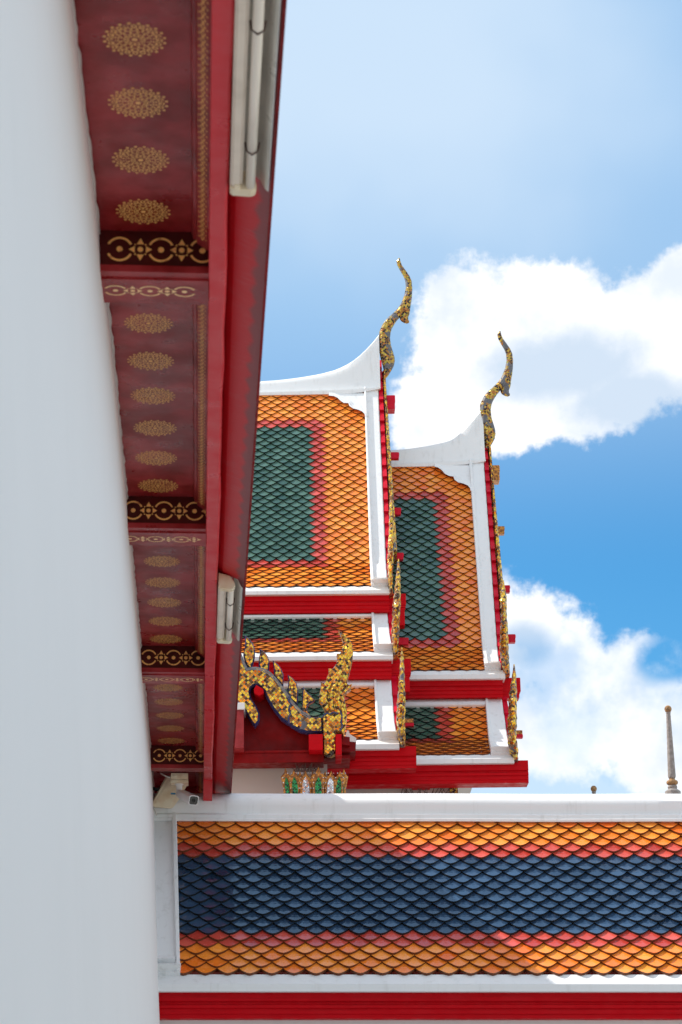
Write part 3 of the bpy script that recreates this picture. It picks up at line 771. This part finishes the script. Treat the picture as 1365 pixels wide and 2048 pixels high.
sub(tem, oL1, teeth(L1, fo, t0, L1.n-2), 'stepped_edge', CRIM)
sub(tem, oL1, barge(L1, fo, t0+3, L1.n-12), 'bargeboard', MOSE)
def slope_poly(sl, pts, h): return [(lambda tx: sl.at(tx[0], tx[1], h))(sl.hit(x, y, h)) for x, y in pts]
def corner(sl, root, part, cv, far, h=.05):
    """cusped plaster corner panel: cv the curved edge in photo pixels, far the square corner side"""
    mb = MB(); outer = cv+far
    a = slope_poly(sl, outer, h); b_ = slope_poly(sl, outer, -.03); mb.hexa(b_, a)
    # raised moulding following the curve
    cvm = []
    for i in range(len(cv)):
        p_ = Vector(cv[max(0, i-1)]); q_ = Vector(cv[min(len(cv)-1, i+1)]); d = (q_-p_).normalized(); cvm.append((Vector((cv[i][0]-d.y*-6.5, cv[i][1]-d.x*6.5))))
    inner_ = [(v_.x, v_.y) for v_ in cvm]
    for lo, hi_, h0, h1 in ((0, .42, .080, .080), (.42, 1.0, .066, .066)):
        r0 = []; 
        A1 = [(c0[0]+(c1[0]-c0[0])*lo, c0[1]+(c1[1]-c0[1])*lo) for c0, c1 in zip(cv, inner_)]
        A2 = [(c0[0]+(c1[0]-c0[0])*hi_, c0[1]+(c1[1]-c0[1])*hi_) for c0, c1 in zip(cv, inner_)]
        P1 = slope_poly(sl, A1, h1); P2 = slope_poly(sl, A2, h1); P3 = slope_poly(sl, A1, -.02); P4 = slope_poly(sl, A2, -.02)
        mb.loft([[P1[i], P2[i], P4[i], P3[i]] for i in range(len(cv))])
    return sub(root, part, mb, 'corner_ornament', WHITE)
def cz(lst, ox, oy, s): return [(ox+x/s, oy+y/s) for x, y in lst]
cvL = cz([(830, 163), (880, 168), (920, 185), (950, 215), (985, 240), (1035, 242), (1046, 272), (1085, 298), (1140, 312), (1180, 330), (1205, 356), (1213, 385)], 500, 760, 5.25)
corner(L1, tem, oL1, cvL, cz([(1225, 385), (1225, 140), (830, 140)], 500, 760, 5.25))
Yf, zb1 = ledge_fascia(TF, tem, oL1, L1, 640, XL, TF.X(782, 1184, L1.y[-1]), TF.X(779, 1200, L1.y[-1]), (1181, 1188, 1224))
# second and third skirts of the left roof
L2, fi2, fm2, fo2, oL2 = make_tier(650, 1238, L1.y[-1]+.06, 1308, smooth_angs((47, 7), (38, 8)), ((743.8, 1238), (749, 1305)), ((749.7, 1238), (755.8, 1300)), ((775, 1226), (787, 1305)), XL, (657, 1245), -1, 0, 8)
sub(tem, oL2, verge(L2, fi2, fm2, fo2, L2.hit(760, 1224, .05)[0]-1, L2.n), 'verge_band', WHITE)
sub(tem, oL2, top_band(L2, XL, 0, fi2(0)+.02, 1223, 1230, 650), 'top_band', WHITE)
ledge_fascia(TF, tem, oL2, L2, 650, XL, TF.X(786, 1318, L2.y[-1]), TF.X(783.5, 1330, L2.y[-1]), (1312, 1320, 1357))
L3, fi3, fm3, fo3, oL3 = make_tier(700, 1376, L2.y[-1]+.06, 1484, smooth_angs((58, 10), (42, 7)), ((748.8, 1376), (757.6, 1483)), ((754.6, 1376), (762, 1478)), ((782.5, 1358), (795.7, 1483)), XL, (672, 1400), -1, 0, 10)
sub(tem, oL3, verge(L3, fi3, fm3, fo3, L3.hit(765, 1356, .05)[0]-1, L3.n), 'verge_band', WHITE)
sub(tem, oL3, top_band(L3, XL, 0, fi3(0)+.02, 1356, 1366, 700), 'top_band', WHITE)
Y3, z3 = ledge_fascia(TF, tem, oL3, L3, 750, XL, TF.X(798.5, 1490, L3.y[-1]), TF.X(833, 1510, L3.y[-1]), (1488, 1498, 1536))
# right roof, one step lower
R1, gi_, gm_, go_, oR1 = make_tier(860, 934, 29.3, 1345, smooth_angs((61, 49), (44, 8)), ((942, 973), (971, 1343)), ((948.7, 973), (978.5, 1335)), ((969, 935), (1001.5, 1343)), TF.X(640, 1000, 29), (876, 1000), 8, 2, 47)
sub(tem, oR1, verge(R1, gi_, gm_, go_, R1.hit(950, 921, .05)[0], R1.n), 'verge_band', WHITE)
stR = [(640, 906, 929, 935), (777, 902.5, 927.5, 934), (815, 899.5, 926, 933.5), (852, 894, 924.5, 933), (877, 889, 923, 932), (890, 886, 922.5, 931.5), (905, 881, 922, 930.5), (927, 863, 921, 929), (947, 840, 920, 926), (955, 830.5, 920, 924), (965.3, 816, 920, 922)]
sub(tem, oR1, ridge(TF, stR, TYR), 'ridge_cap', WHITE, smooth=True, auto=True)
chofa(TF, tem, oR1, 201.5, 146, TYR)
t0 = R1.hit(970, 862, 0)[0]
sub(tem, oR1, teeth(R1, go_, t0, R1.n-2), 'stepped_edge', CRIM)
sub(tem, oR1, barge(R1, go_, t0+3, R1.n-12), 'bargeboard', MOSE)
cvR = cz([(575, 385), (610, 392), (650, 420), (685, 460), (730, 482), (775, 488), (785, 520), (820, 548), (880, 562), (925, 582), (948, 610), (955, 640)], 760, 860, 5.25)
corner(R1, tem, oR1, cvR, cz([(975, 640), (975, 370), (575, 370)], 760, 860, 5.25))
ledge_fascia(TF, tem, oR1, R1, 900, TF.X(700, 1350, R1.y[-1]), TF.X(1009.5, 1352, R1.y[-1]), TF.X(1006, 1370, R1.y[-1]), (1349, 1358, 1394))
R2, gi2, gm2, go2, oR2 = make_tier(900, 1415, R1.y[-1]+.06, 1514, smooth_angs((58, 10), (42, 8)), ((971.6, 1411), (984, 1513)), ((977.8, 1411), (991, 1503)), ((1004, 1395), (1026, 1510)), TF.X(700, 1450, 26.5), (880, 1425), -1, 0, 10)
sub(tem, oR2, verge(R2, gi2, gm2, go2, R2.hit(990, 1394, .05)[0]-1, R2.n), 'verge_band', WHITE)
sub(tem, oR2, top_band(R2, TF.X(700, 1400, 26.5), 0, gi2(0)+.02, 1393, 1402, 900), 'top_band', WHITE)
Yr2, zr2 = ledge_fascia(TF, tem, oR2, R2, 900, TF.X(640, 1520, R2.y[-1]), TF.X(1027.5, 1520, R2.y[-1]), TF.X(1057.5, 1550, R2.y[-1]), (1518, 1527, 1566))
# stepped edges and gilt strips of the skirts
for sl, fo_x, part in ((L2, fo2, oL2), (L3, fo3, oL3), (R2, go2, oR2)):
    sub(tem, part, teeth(sl, fo_x, -6, sl.n-6, .006, .07, 4.5), 'stepped_edge', CRIM)
# flame finials seen edge on
flame(TF, tem, oL1, [(985, 782, 784), (1010, 779, 787), (1060, 778, 789.5), (1110, 775.5, 789.5), (1150, 775.5, 787), (1192, 778, 787)], L1.y[-1]-.02, 1)
flame(TF, tem, oL2, [(1118, 796.5, 798.5), (1140, 793.5, 801.5), (1180, 789.5, 802.5), (1220, 785, 802.5), (1270, 783.5, 800), (1300, 785, 798), (1316, 788, 797)], L2.y[-1]-.02, 2)
flame(TF, tem, oL3, [(1295, 803, 805), (1320, 800.5, 809), (1360, 798, 810.5), (1400, 795, 812), (1440, 792.5, 812), (1470, 796, 812), (1497, 801, 811)], L3.y[-1]-.02, 3)
flame(TF, tem, oR1, [(1161, 1006, 1008), (1190, 1001, 1014), (1240, 1002, 1015), (1270, 1000, 1017), (1310, 1000, 1018.5), (1335, 1005, 1020), (1353, 1010, 1020)], R1.y[-1]-.02, 4)
flame(TF, tem, oR2, [(1329, 1027.5, 1029.5), (1350, 1025, 1033), (1395, 1018, 1035), (1440, 1016, 1034.5), (1480, 1015, 1034), (1500, 1019, 1037), (1526, 1028, 1036)], R2.y[-1]-.02, 5)
# purlin ends
def purlin(sl, part, x0, x1, y0, y1, mats=CRIM, two=None, back=.22):
    zc = TF.Z((x0+x1)/2, (y0+y1)/2, 28.5); Yp = sl.Yat(zc)+back
    z1_, z0_ = TF.Z(x1, y0, Yp), TF.Z(x1, y1, Yp); xa, xb = TF.X(x0, y0, Yp)-.15, TF.X(x1, y0, Yp); dz = z1_-z0_
    mb = MB()
    if two: mb.box(xa, xb, Yp, Yp+dz*.9, z0_, z0_+dz*.45, 0); mb.box(xa, xb-.004, Yp+.004, Yp+dz*.9, z0_+dz*.45, z1_, 1); m_ = [CRIM, CARVE]
    else: mb.box(xa, xb, Yp, Yp+dz*.9, z0_, z1_); mb.box(xa, xb+.006, Yp+.006, Yp+dz*.84, z0_+dz*.55, z1_-.004); m_ = mats
    sub(tem, part, mb, 'purlin_end', m_, bevel=.006)
for a in ((775, 790, 790, 818), (777, 798, 904, 917), (784, 802, 1015, 1029), (790, 807, 1105, 1119)): purlin(L1, oL1, *a)
purlin(L2, oL2, 800, 817, 1275, 1289); purlin(L3, oL3, 808, 828, 1437, 1452, two=1, back=.15)
for a in ((984, 999, 930, 960), (994, 1009, 1052, 1067)): purlin(R1, oR1, *a, mats=CARVE)
for a in ((1010, 1020, 1170, 1184), (1017, 1031, 1268, 1284)): purlin(R1, oR1, *a)
purlin(R2, oR2, 1033, 1046, 1460, 1475, two=1, back=.15)
# wall-plate ends showing beyond the finials
def plate_end(part, Y, x0, x1, y0, y1, y2):
    mb = MB(); za, zb, zc = TF.Z(x1, y0, Y), TF.Z(x1, y1, Y), TF.Z(x1, y2, Y)
    mb.box(TF.X(x0, y0, Y), TF.X(x1, y0, Y), Y, Y+.22, zb, za); mb.box(TF.X(x0, y0, Y), TF.X(x1, y0, Y)-.012, Y+.004, Y+.2, zb-.03, zb); mb.box(TF.X(x0, y0, Y), TF.X(x1-3, y0, Y), Y+.01, Y+.2, zc, zb-.03)
    sub(tem, part, mb, 'plate_end', RED, bevel=.006)
plate_end(oL1, L1.y[-1]+.12, 770, 812, 1187, 1210, 1250)
plate_end(oL2, L2.y[-1]+.12, 775, 822, 1317, 1346, 1383)
plate_end(oR1, R1.y[-1]+.12, 1000, 1041, 1355, 1383, 1395)
# gable boards, backs and body
for sl, fo_x, part, zlow in ((L1, fo, oL1, 0), (R1, go_, oR1, 0)):
    mb = MB(); x = fo_x(sl.n*.5)-.10
    F_ = [(y-0, z-.03) for y, z in zip(sl.y, sl.z)][::6]+[(sl.y[-1]+.02, sl.z[-1]-.03)]
    top = (TYR, sl.z[0]+.2); ring = [top]+F_; ring += [(2*TYR-y, z) for y, z in F_[::-1]]
    mb.hexa([(x-.06, y, z) for y, z in ring], [(fo_x(0)-.06, y, z) for y, z in ring]); sub(tem, part, mb, 'gable_board', DRED)
    c_ = part.copy(); COL.objects.link(c_); c_.name = 'back_roof_tier'; c_.parent = tem.o; c_.scale = (1, -1, 1); c_.location = (0, 2*(TYR-tem.base.y), 0)
bd = MB()
bd.box(XL, fi(L1.n)-.1, L1.y[-1]+.35, 2*TYR-L1.y[-1]-.35, L2.z[-1]+.08, L1.z[-1]-.05)
bd.box(XL, fi2(L2.n)-.1, L2.y[-1]+.35, 2*TYR-L2.y[-1]-.35, L3.z[-1]+.08, L2.z[-1]-.05)
bd.box(XL, gi_(R1.n)-.12, R1.y[-1]+.35, 2*TYR-R1.y[-1]-.35, R2.z[-1]+.08, R1.z[-1]-.05)
WY = R2.y[-1]+.45
xwall = TF.X(901, 1575, WY)
bd.box(XL, xwall, WY, 2*TYR-WY, 0, R2.z[-1]-.1)
bd.build('wall', CREAM, tem)
pl = MB(); pl.box(TF.X(900, 1575, WY-.05), TF.X(916, 1575, WY-.05), WY-.06, WY+.12, 0, TF.Z(910, 1566, WY)); pl.build('corner_pilaster', MOSF, tem)
br = MB(); br.box(TF.X(825, 1570, WY-.12), TF.X(861, 1570, WY-.12), WY-.12, WY+.1, TF.Z(840, 1576, WY-.12), TF.Z(840, 1560, WY-.12)); br.build('bracket', RED, tem, bevel=.008)
def spikes(name_, px0, px1, py0, py1, Y, n, label, seed):
    mb = MB(); rg = random.Random(seed); a = TF.P(px0, py1, Y); b_ = TF.P(px1, py1, Y); h = TF.Z(px0, py0, Y)-a.z
    base = Vector(((a.x+b_.x)/2, Y, a.z-.01))
    mb.box(a.x, b_.x, Y-.01, Y+.01, a.z-.02, a.z-.008)
    for i in range(n):
        x = a.x+(b_.x-a.x)*(i+rg.random()*.7)/n
        tube(mb, [(x, Y, a.z-.01), (x+rg.uniform(-.09, .09), Y+rg.uniform(-.06, .06), a.z+h*rg.uniform(.5, 1))], [.006, .0025], 5)
    r = Root('bird_spikes', TF, tuple(base), label, 'bird spikes', 'rusty bird spikes'); mb.build('wire_strip', STEEL, r)
spikes('a', 800, 905, 1568, 1589, WY-.12, 26, 'rusty wire bird spikes under the far right eave, just above the white ridge', 5)

# ------------------------------------------------------------------ gate pavilion with the naga bargeboard
pav = Root('gate_pavilion', TF, tuple(Vector((TF.X(560, 1550, 24.8), 24.8, 0))), 'small red gabled pavilion edged with a golden mosaic serpent, in front of the temple hall', 'pavilion')
NYF = 24.5
def nq(lst, Y=NYF): return [(lambda q: (q.x, q.z))(TF.P(460+x/4.875, 1240+y/4.875, Y)) for x, y in lst]
body_pts = [(-420, -420), (-300, -260), (-190, -60), (-120, 60), (-40, 130), (30, 190), (85, 270), (120, 350), (150, 430), (175, 476), (210, 468), (255, 466), (330, 478), (395, 515), (450, 570), (520, 660), (570, 730), (605, 785), (650, 840), (700, 890), (790, 945), (905, 950), (910, 1104),
            (770, 1104), (690, 1088), (600, 1038), (500, 968), (430, 880), (370, 780), (330, 695), (290, 652), (240, 642), (207, 670), (197, 710), (215, 770), (262, 845), (293, 920), (286, 995), (245, 1045), (212, 1005), (150, 890), (60, 800), (-30, 735), (-110, 640), (-200, 480), (-300, 300), (-380, 120), (-450, -100)]
mb = MB(); carved(mb, nq(body_pts), NYF, .10, .020, .045)
nb = mb.build('naga_bargeboard', [MOSN, NAVY], pav)
mb = MB(); top_ = [(85, 270), (120, 350), (150, 430), (175, 476), (210, 468), (255, 466), (330, 478), (395, 515), (450, 570), (520, 660), (570, 730), (605, 785), (650, 840), (700, 890), (790, 945)]
q = nq(top_); lo_ = nq([(x-14, y+30) for x, y in top_])
mb.loft([[(a[0], NYF-.03, a[1]+.005), (a[0], NYF+.10, a[1]+.005), (b_[0], NYF+.10, b_[1]), (b_[0], NYF-.052, b_[1])] for a, b_ in zip(q, lo_)])
sub(pav, nb, mb, 'mortar_back', GREY)
mb = MB(); cl = nq([(590, 745), (575, 800), (595, 830), (575, 880), (592, 920), (572, 960), (580, 1020)])
tube(mb, [(x, NYF-.05, z) for x, z in cl], .012, 6); sub(pav, nb, mb, 'blue_collar', NAVY)
fl_ = [[(145, 145), (190, 180), (225, 225), (245, 280), (245, 350), (230, 420), (205, 480), (160, 440), (130, 340), (145, 270), (150, 200)],
       [(288, 275), (340, 310), (370, 350), (388, 400), (380, 500), (300, 480), (280, 440), (285, 360), (295, 320)],
       [(418, 390), (470, 430), (505, 480), (525, 530), (522, 650), (470, 590), (430, 540), (428, 470)],
       [(563, 530), (620, 570), (655, 620), (668, 680), (662, 830), (600, 780), (565, 720), (568, 640), (575, 590)],
       [(718, 648), (745, 690), (790, 735), (828, 775), (815, 800), (775, 815), (755, 860), (765, 900), (805, 950), (740, 920), (700, 890), (705, 780), (708, 700)]]
for k, pts in enumerate(fl_):
    mb = MB(); carved(mb, nq(pts), NYF+.01, .06, .013, .03); mb.build('flame_crest', [MOSK, NAVY], pav)
hh = [(1060, 100), (1090, 128), (1130, 155), (1168, 190), (1195, 240), (1204, 310), (1196, 400), (1178, 480), (1155, 555), (1140, 625), (1165, 640), (1190, 628), (1182, 668), (1145, 705), (1112, 740), (1125, 810), (1142, 880), (1142, 980), (1128, 1060), (1110, 1132), (1092, 1120), (1080, 1095), (1035, 1105), (1032, 1310), (990, 1328), (945, 1320), (918, 1300), (908, 1105), (905, 945), (938, 905), (900, 830), (870, 780), (880, 700), (893, 640), (888, 612), (925, 625), (950, 560), (968, 520), (962, 478), (1005, 482), (1040, 430), (1048, 385), (1042, 335), (1075, 335), (1098, 290), (1104, 220), (1085, 155)]
mb = MB(); carved(mb, nq(hh), NYF-.03, .14, .010, .035)
hp = mb.build('flame_finial', [MOSK, MOSK], pav)
mb = MB()
for ctr, r0 in (([(1000, 900), (985, 800), (1000, 700), (1040, 600), (1080, 520), (1120, 430), (1140, 330), (1130, 230)], .030), ([(1060, 920), (1070, 820), (1055, 730), (1080, 660), (1130, 650)], .024), ([(950, 880), (930, 780), (950, 690), (985, 640)], .022), ([(1110, 1040), (1105, 930), (1095, 830), (1085, 760)], .020)):
    q = nq(ctr); tube(mb, [(x, NYF-.075, z) for x, z in q], [r0*(1-.6*i/len(q)) for i in range(len(q))], 8)
mb2 = mb; sub(pav, hp, mb2, 'scroll_rib', MOSK)
mb = MB(); q = nq([(905, 960), (940, 925), (975, 935), (1010, 915), (1050, 930), (1078, 905), (1095, 960), (1085, 1010), (1098, 1050), (1070, 1095)])
tube(mb, [(x, NYF-.085, z) for x, z in q], .010, 6); sub(pav, hp, mb, 'blue_rim', NAVY)
# red gable behind it
def P2(px, py, Y=NYF): q = TF.P(px, py, Y); return (q.x, q.z)
gy = NYF+.22
mb = MB(); gp = [P2(x, y, gy) for x, y in [(380, 1210), (470, 1330), (500, 1362), (530, 1362), (560, 1400), (600, 1452), (640, 1478), (690, 1480), (712, 1500), (712, 1503), (200, 1503)]]
mb.hexa([(x, gy, z) for x, z in gp], [(x, gy+.06, z) for x, z in gp]); mb.build('gable_board', DRED, pav)
mb = MB(); xa, za = P2(100, 1530, NYF+.10); xb, zb = P2(648, 1500, NYF+.10); mb.box(xa, xb, NYF+.10, NYF+.42, za, zb); mb.box(xa, xb+.02, NYF+.08, NYF+.14, zb-.03, zb)
mb.build('lintel', DRED, pav, bevel=.006)
def beam_end(x0, x1, y0, y1, y2, Yf=NYF-.14, L=.62, m_=RED):
    mb = MB(); a = TF.P(x0, y1, Yf); b_ = TF.P(x1, y0, Yf); mb.box(a.x, b_.x, Yf, Yf+L, a.z, b_.z); return mb.build('purlin_end', m_, pav, bevel=.006)
beam_end(618, 646, 1468, 1500, 1528, L=.5)
beam_end(672, 683.5, 1468, 1509, 1535, L=.5)
mb = MB(); ring = [P2(x, y, NYF-.1) for x, y in [(508, 1379), (513, 1370), (527, 1378), (528, 1386), (519, 1391), (509, 1386)]]
mb.hexa([(x, NYF-.1, z) for x, z in ring], [(x, NYF+.5, z) for x, z in ring]); mb.build('purlin_end', RED, pav)
# roof slabs, eaves and cream wall
sl_ = [(395, 1215), (480, 1316), (500, 1338), (530, 1345), (560, 1378), (590, 1418), (620, 1450), (655, 1468), (700, 1474)]
mb = MB(); A1 = [P2(x, y, NYF+.13) for x, y in sl_]; A2 = [(x, z-.10) for x, z in A1]
for (a, b_), (c, d) in zip(zip(A1, A1[1:]), zip(A2, A2[1:])):
    mb.hexa([(a[0], NYF+.13, a[1]), (b_[0], NYF+.13, b_[1]), (d[0], NYF+.13, d[1]), (c[0], NYF+.13, c[1])], [(a[0], 26.25, a[1]), (b_[0], 26.25, b_[1]), (d[0], 26.25, d[1]), (c[0], 26.25, c[1])])
mb.build('roof_slab', DRED, pav)
mb = MB(); A1 = [(x, z+.03) for x, z in A1[2:]]
for a, b_ in zip(A1, A1[1:]): mb.hexa([(a[0], NYF+.5, a[1]), (b_[0], NYF+.5, b_[1]), (b_[0], NYF+.5, b_[1]-.05), (a[0], NYF+.5, a[1]-.05)], [(a[0], 26.2, a[1]), (b_[0], 26.2, b_[1]), (b_[0], 26.2, b_[1]-.05), (a[0], 26.2, a[1]-.05)])
mb.build('roof_covering', ORANGE, pav)
mb = MB(); c_ = [P2(x, y, NYF+.35) for x, y in [(685, 1478), (692, 1470), (694, 1461), (698, 1461), (700, 1468), (713, 1476), (713, 1484), (690, 1482)]]
mb.hexa([(x, NYF+.35, z) for x, z in c_], [(x, NYF+1.2, z) for x, z in c_]); mb.build('eave_ledge', WHITE, pav)
mb = MB(); c_ = [P2(x, y, NYF+.36) for x, y in [(684, 1480), (712, 1483), (712, 1504), (684, 1504)]]
mb.hexa([(x, NYF+.36, z) for x, z in c_], [(x, NYF+1.2, z) for x, z in c_]); mb.build('eave_board', DRED, pav)
mb = MB(); a = P2(430, 1421, 24.35); b_ = P2(490, 1407, 24.35); mb.box(a[0], b_[0], 24.30, 24.75, a[1], b_[1]); mb.build('ledge_block', WHITE, pav, bevel=.006)
mb = MB(); a = P2(430, 1497, 24.36); b_ = P2(488, 1421, 24.36); mb.box(a[0], b_[0], 24.33, 24.74, a[1], b_[1]); mb.build('end_panel', WOODR, pav)
mb = MB(); mb.box(TF.X(60, 1550, 25.2), TF.X(655, 1550, 25.2), 25.1, 25.9, 0, TF.Z(600, 1529, 25.1)); mb.build('wall', CREAM, pav)
mb = MB(); mb.box(TF.X(60, 1550, 25.2), TF.X(700, 1550, 25.2), NYF+.3, 26.2, TF.Z(600, 1529, 25.1)+.001, TF.Z(600, 1522, 25.1)); mb.build('soffit', DRED, pav)
# gilt lotus capital on its square column
cap_y = 24.62
mb = MB(); mb.box(TF.X(580, 1580, cap_y), TF.X(682, 1580, cap_y), cap_y, cap_y+.5, 0, TF.Z(630, 1556, cap_y)); col_ = mb.build('column', WALLW, pav)
cap = MB()
lst = [(577, 20, 1538, 0, .05), (683, 19, 1539, 0, .05), (592, 25, 1541, 0, 0), (676, 24, 1543, 0, 0), (603, 18, 1544, 1, .03), (626, 18, 1544, 0, .03), (649, 18, 1544, 1, .03), (613, 30, 1544, 1, -.03), (660, 29, 1544, 1, -.03), (637, 29, 1537, 0, -.07)]
for cx_, wd, yt, mm, off in lst:
    Y = cap_y-.05+off; lean = (cx_-632)*.10
    def pp(x, y): q = TF.P(cx_+x+lean*(1600-y)/60, y, Y); return (q.x, q.z)
    w2 = wd/2
    outp = [pp(-w2*.8, 1640), (pp(-w2*.78, 1600)), pp(-w2*.80, 1575), pp(-w2*.95, 1562), pp(-w2*1.02, 1553), pp(-w2*.7, yt+12), pp(-w2*.25, yt+5), pp(0, yt-3), pp(w2*.25, yt+5), pp(w2*.7, yt+12), pp(w2*1.02, 1553), pp(w2*.95, 1562), pp(w2*.80, 1575), pp(w2*.78, 1600), pp(w2*.8, 1640)]
    carved(cap, outp, Y, .06, .010, .012, 0, 0)
    inp = [pp(-w2*.50, 1639), pp(-w2*.50, 1575), pp(-w2*.46, 1566), pp(-w2*.25, 1559), pp(0, 1553), pp(w2*.25, 1559), pp(w2*.46, 1566), pp(w2*.50, 1575), pp(w2*.50, 1639)]
    carved(cap, inp, Y-.022, .02, .004, .006, 1+mm, 0)
    for yy in (1547, 1556, 1566, 1577, 1588):
        for sx_ in (-.62, .62):
            x_, z_ = pp(w2*sx_*(.6 if yy == 1547 else 1.08), yy); cap.box(x_-.005, x_+.005, Y-.020, Y-.005, z_-.005, z_+.005, 2)
sub(pav, col_, cap, 'lotus_capital', [CARVE, MOSG, MOSW])
spikes('b', 588, 642, 1526, 1540, cap_y+.05, 22, 'rusty wire bird spikes on top of the gilded green capital', 8)

# ------------------------------------------------------------------ stone pagodas behind the gallery
def pagoda(px, py, Y, label):
    c = WF.P(px, py, Y); r = Root('stone_pagoda', WF, (c.x, Y, 0), label, 'stone pagoda', 'stone pagodas behind the gallery')
    z = c.z
    b_ = MB(); lathe(b_, (c.x, Y, z), [(.001, .042), (.018, .039), (.032, .028), (.041, .010), (.042, -.006), (.034, -.028), (.022, -.040), (.001, -.041)], 18)
    b_.build('ball', BALL, r, smooth=True)
    s_ = MB(); prof = [(.001, -.036), (.026, -.038), (.030, -.048), (.024, -.056)]
    for i in range(24):
        f_ = i/23; prof.append((.025+.020*f_+.0014*(i % 2), -.06-.72*f_))
    prof += [(.044, -.80), (.036, -.815), (.030, -.822)]
    lathe(s_, (c.x, Y, z), prof, 16); s_.build('spire', STONE, r, smooth=True)
    k_ = MB(); lathe(k_, (c.x, Y, z), [(.030, -.822), (.036, -.826), (.034, -.834), (.058, -.845), (.068, -.862), (.062, -.882), (.044, -.893), (.040, -.90)], 18)
    k_.build('bulb', BALL, r, smooth=True)
    p_ = MB(); prof = [(.050, -.90), (.056, -.92), (.05, -.94)]
    rr = .06; zz = -.94
    while z+zz > .3 and rr < 1.2:
        prof += [(rr*1.5, zz-.03), (rr*1.55, zz-.08), (rr*1.1, zz-.11), (rr*1.1, zz-.30)]; zz -= .30+.02*rr; rr *= 1.13
    prof += [(min(1.3, prof[-1][0]*1.2), -z+.25), (1.3, -z+.25), (1.3, -z)]
    lathe(p_, (c.x, Y, z), prof, 16); p_.build('tiered_base', STONE, r)
pagoda(1336.5, 1418, 24.0, 'tall grey stone spire topped by an ochre ball, near the right edge')
pagoda(1188, 1577.5, 28.2, 'ochre stone ball just peeping over the white gallery ridge')
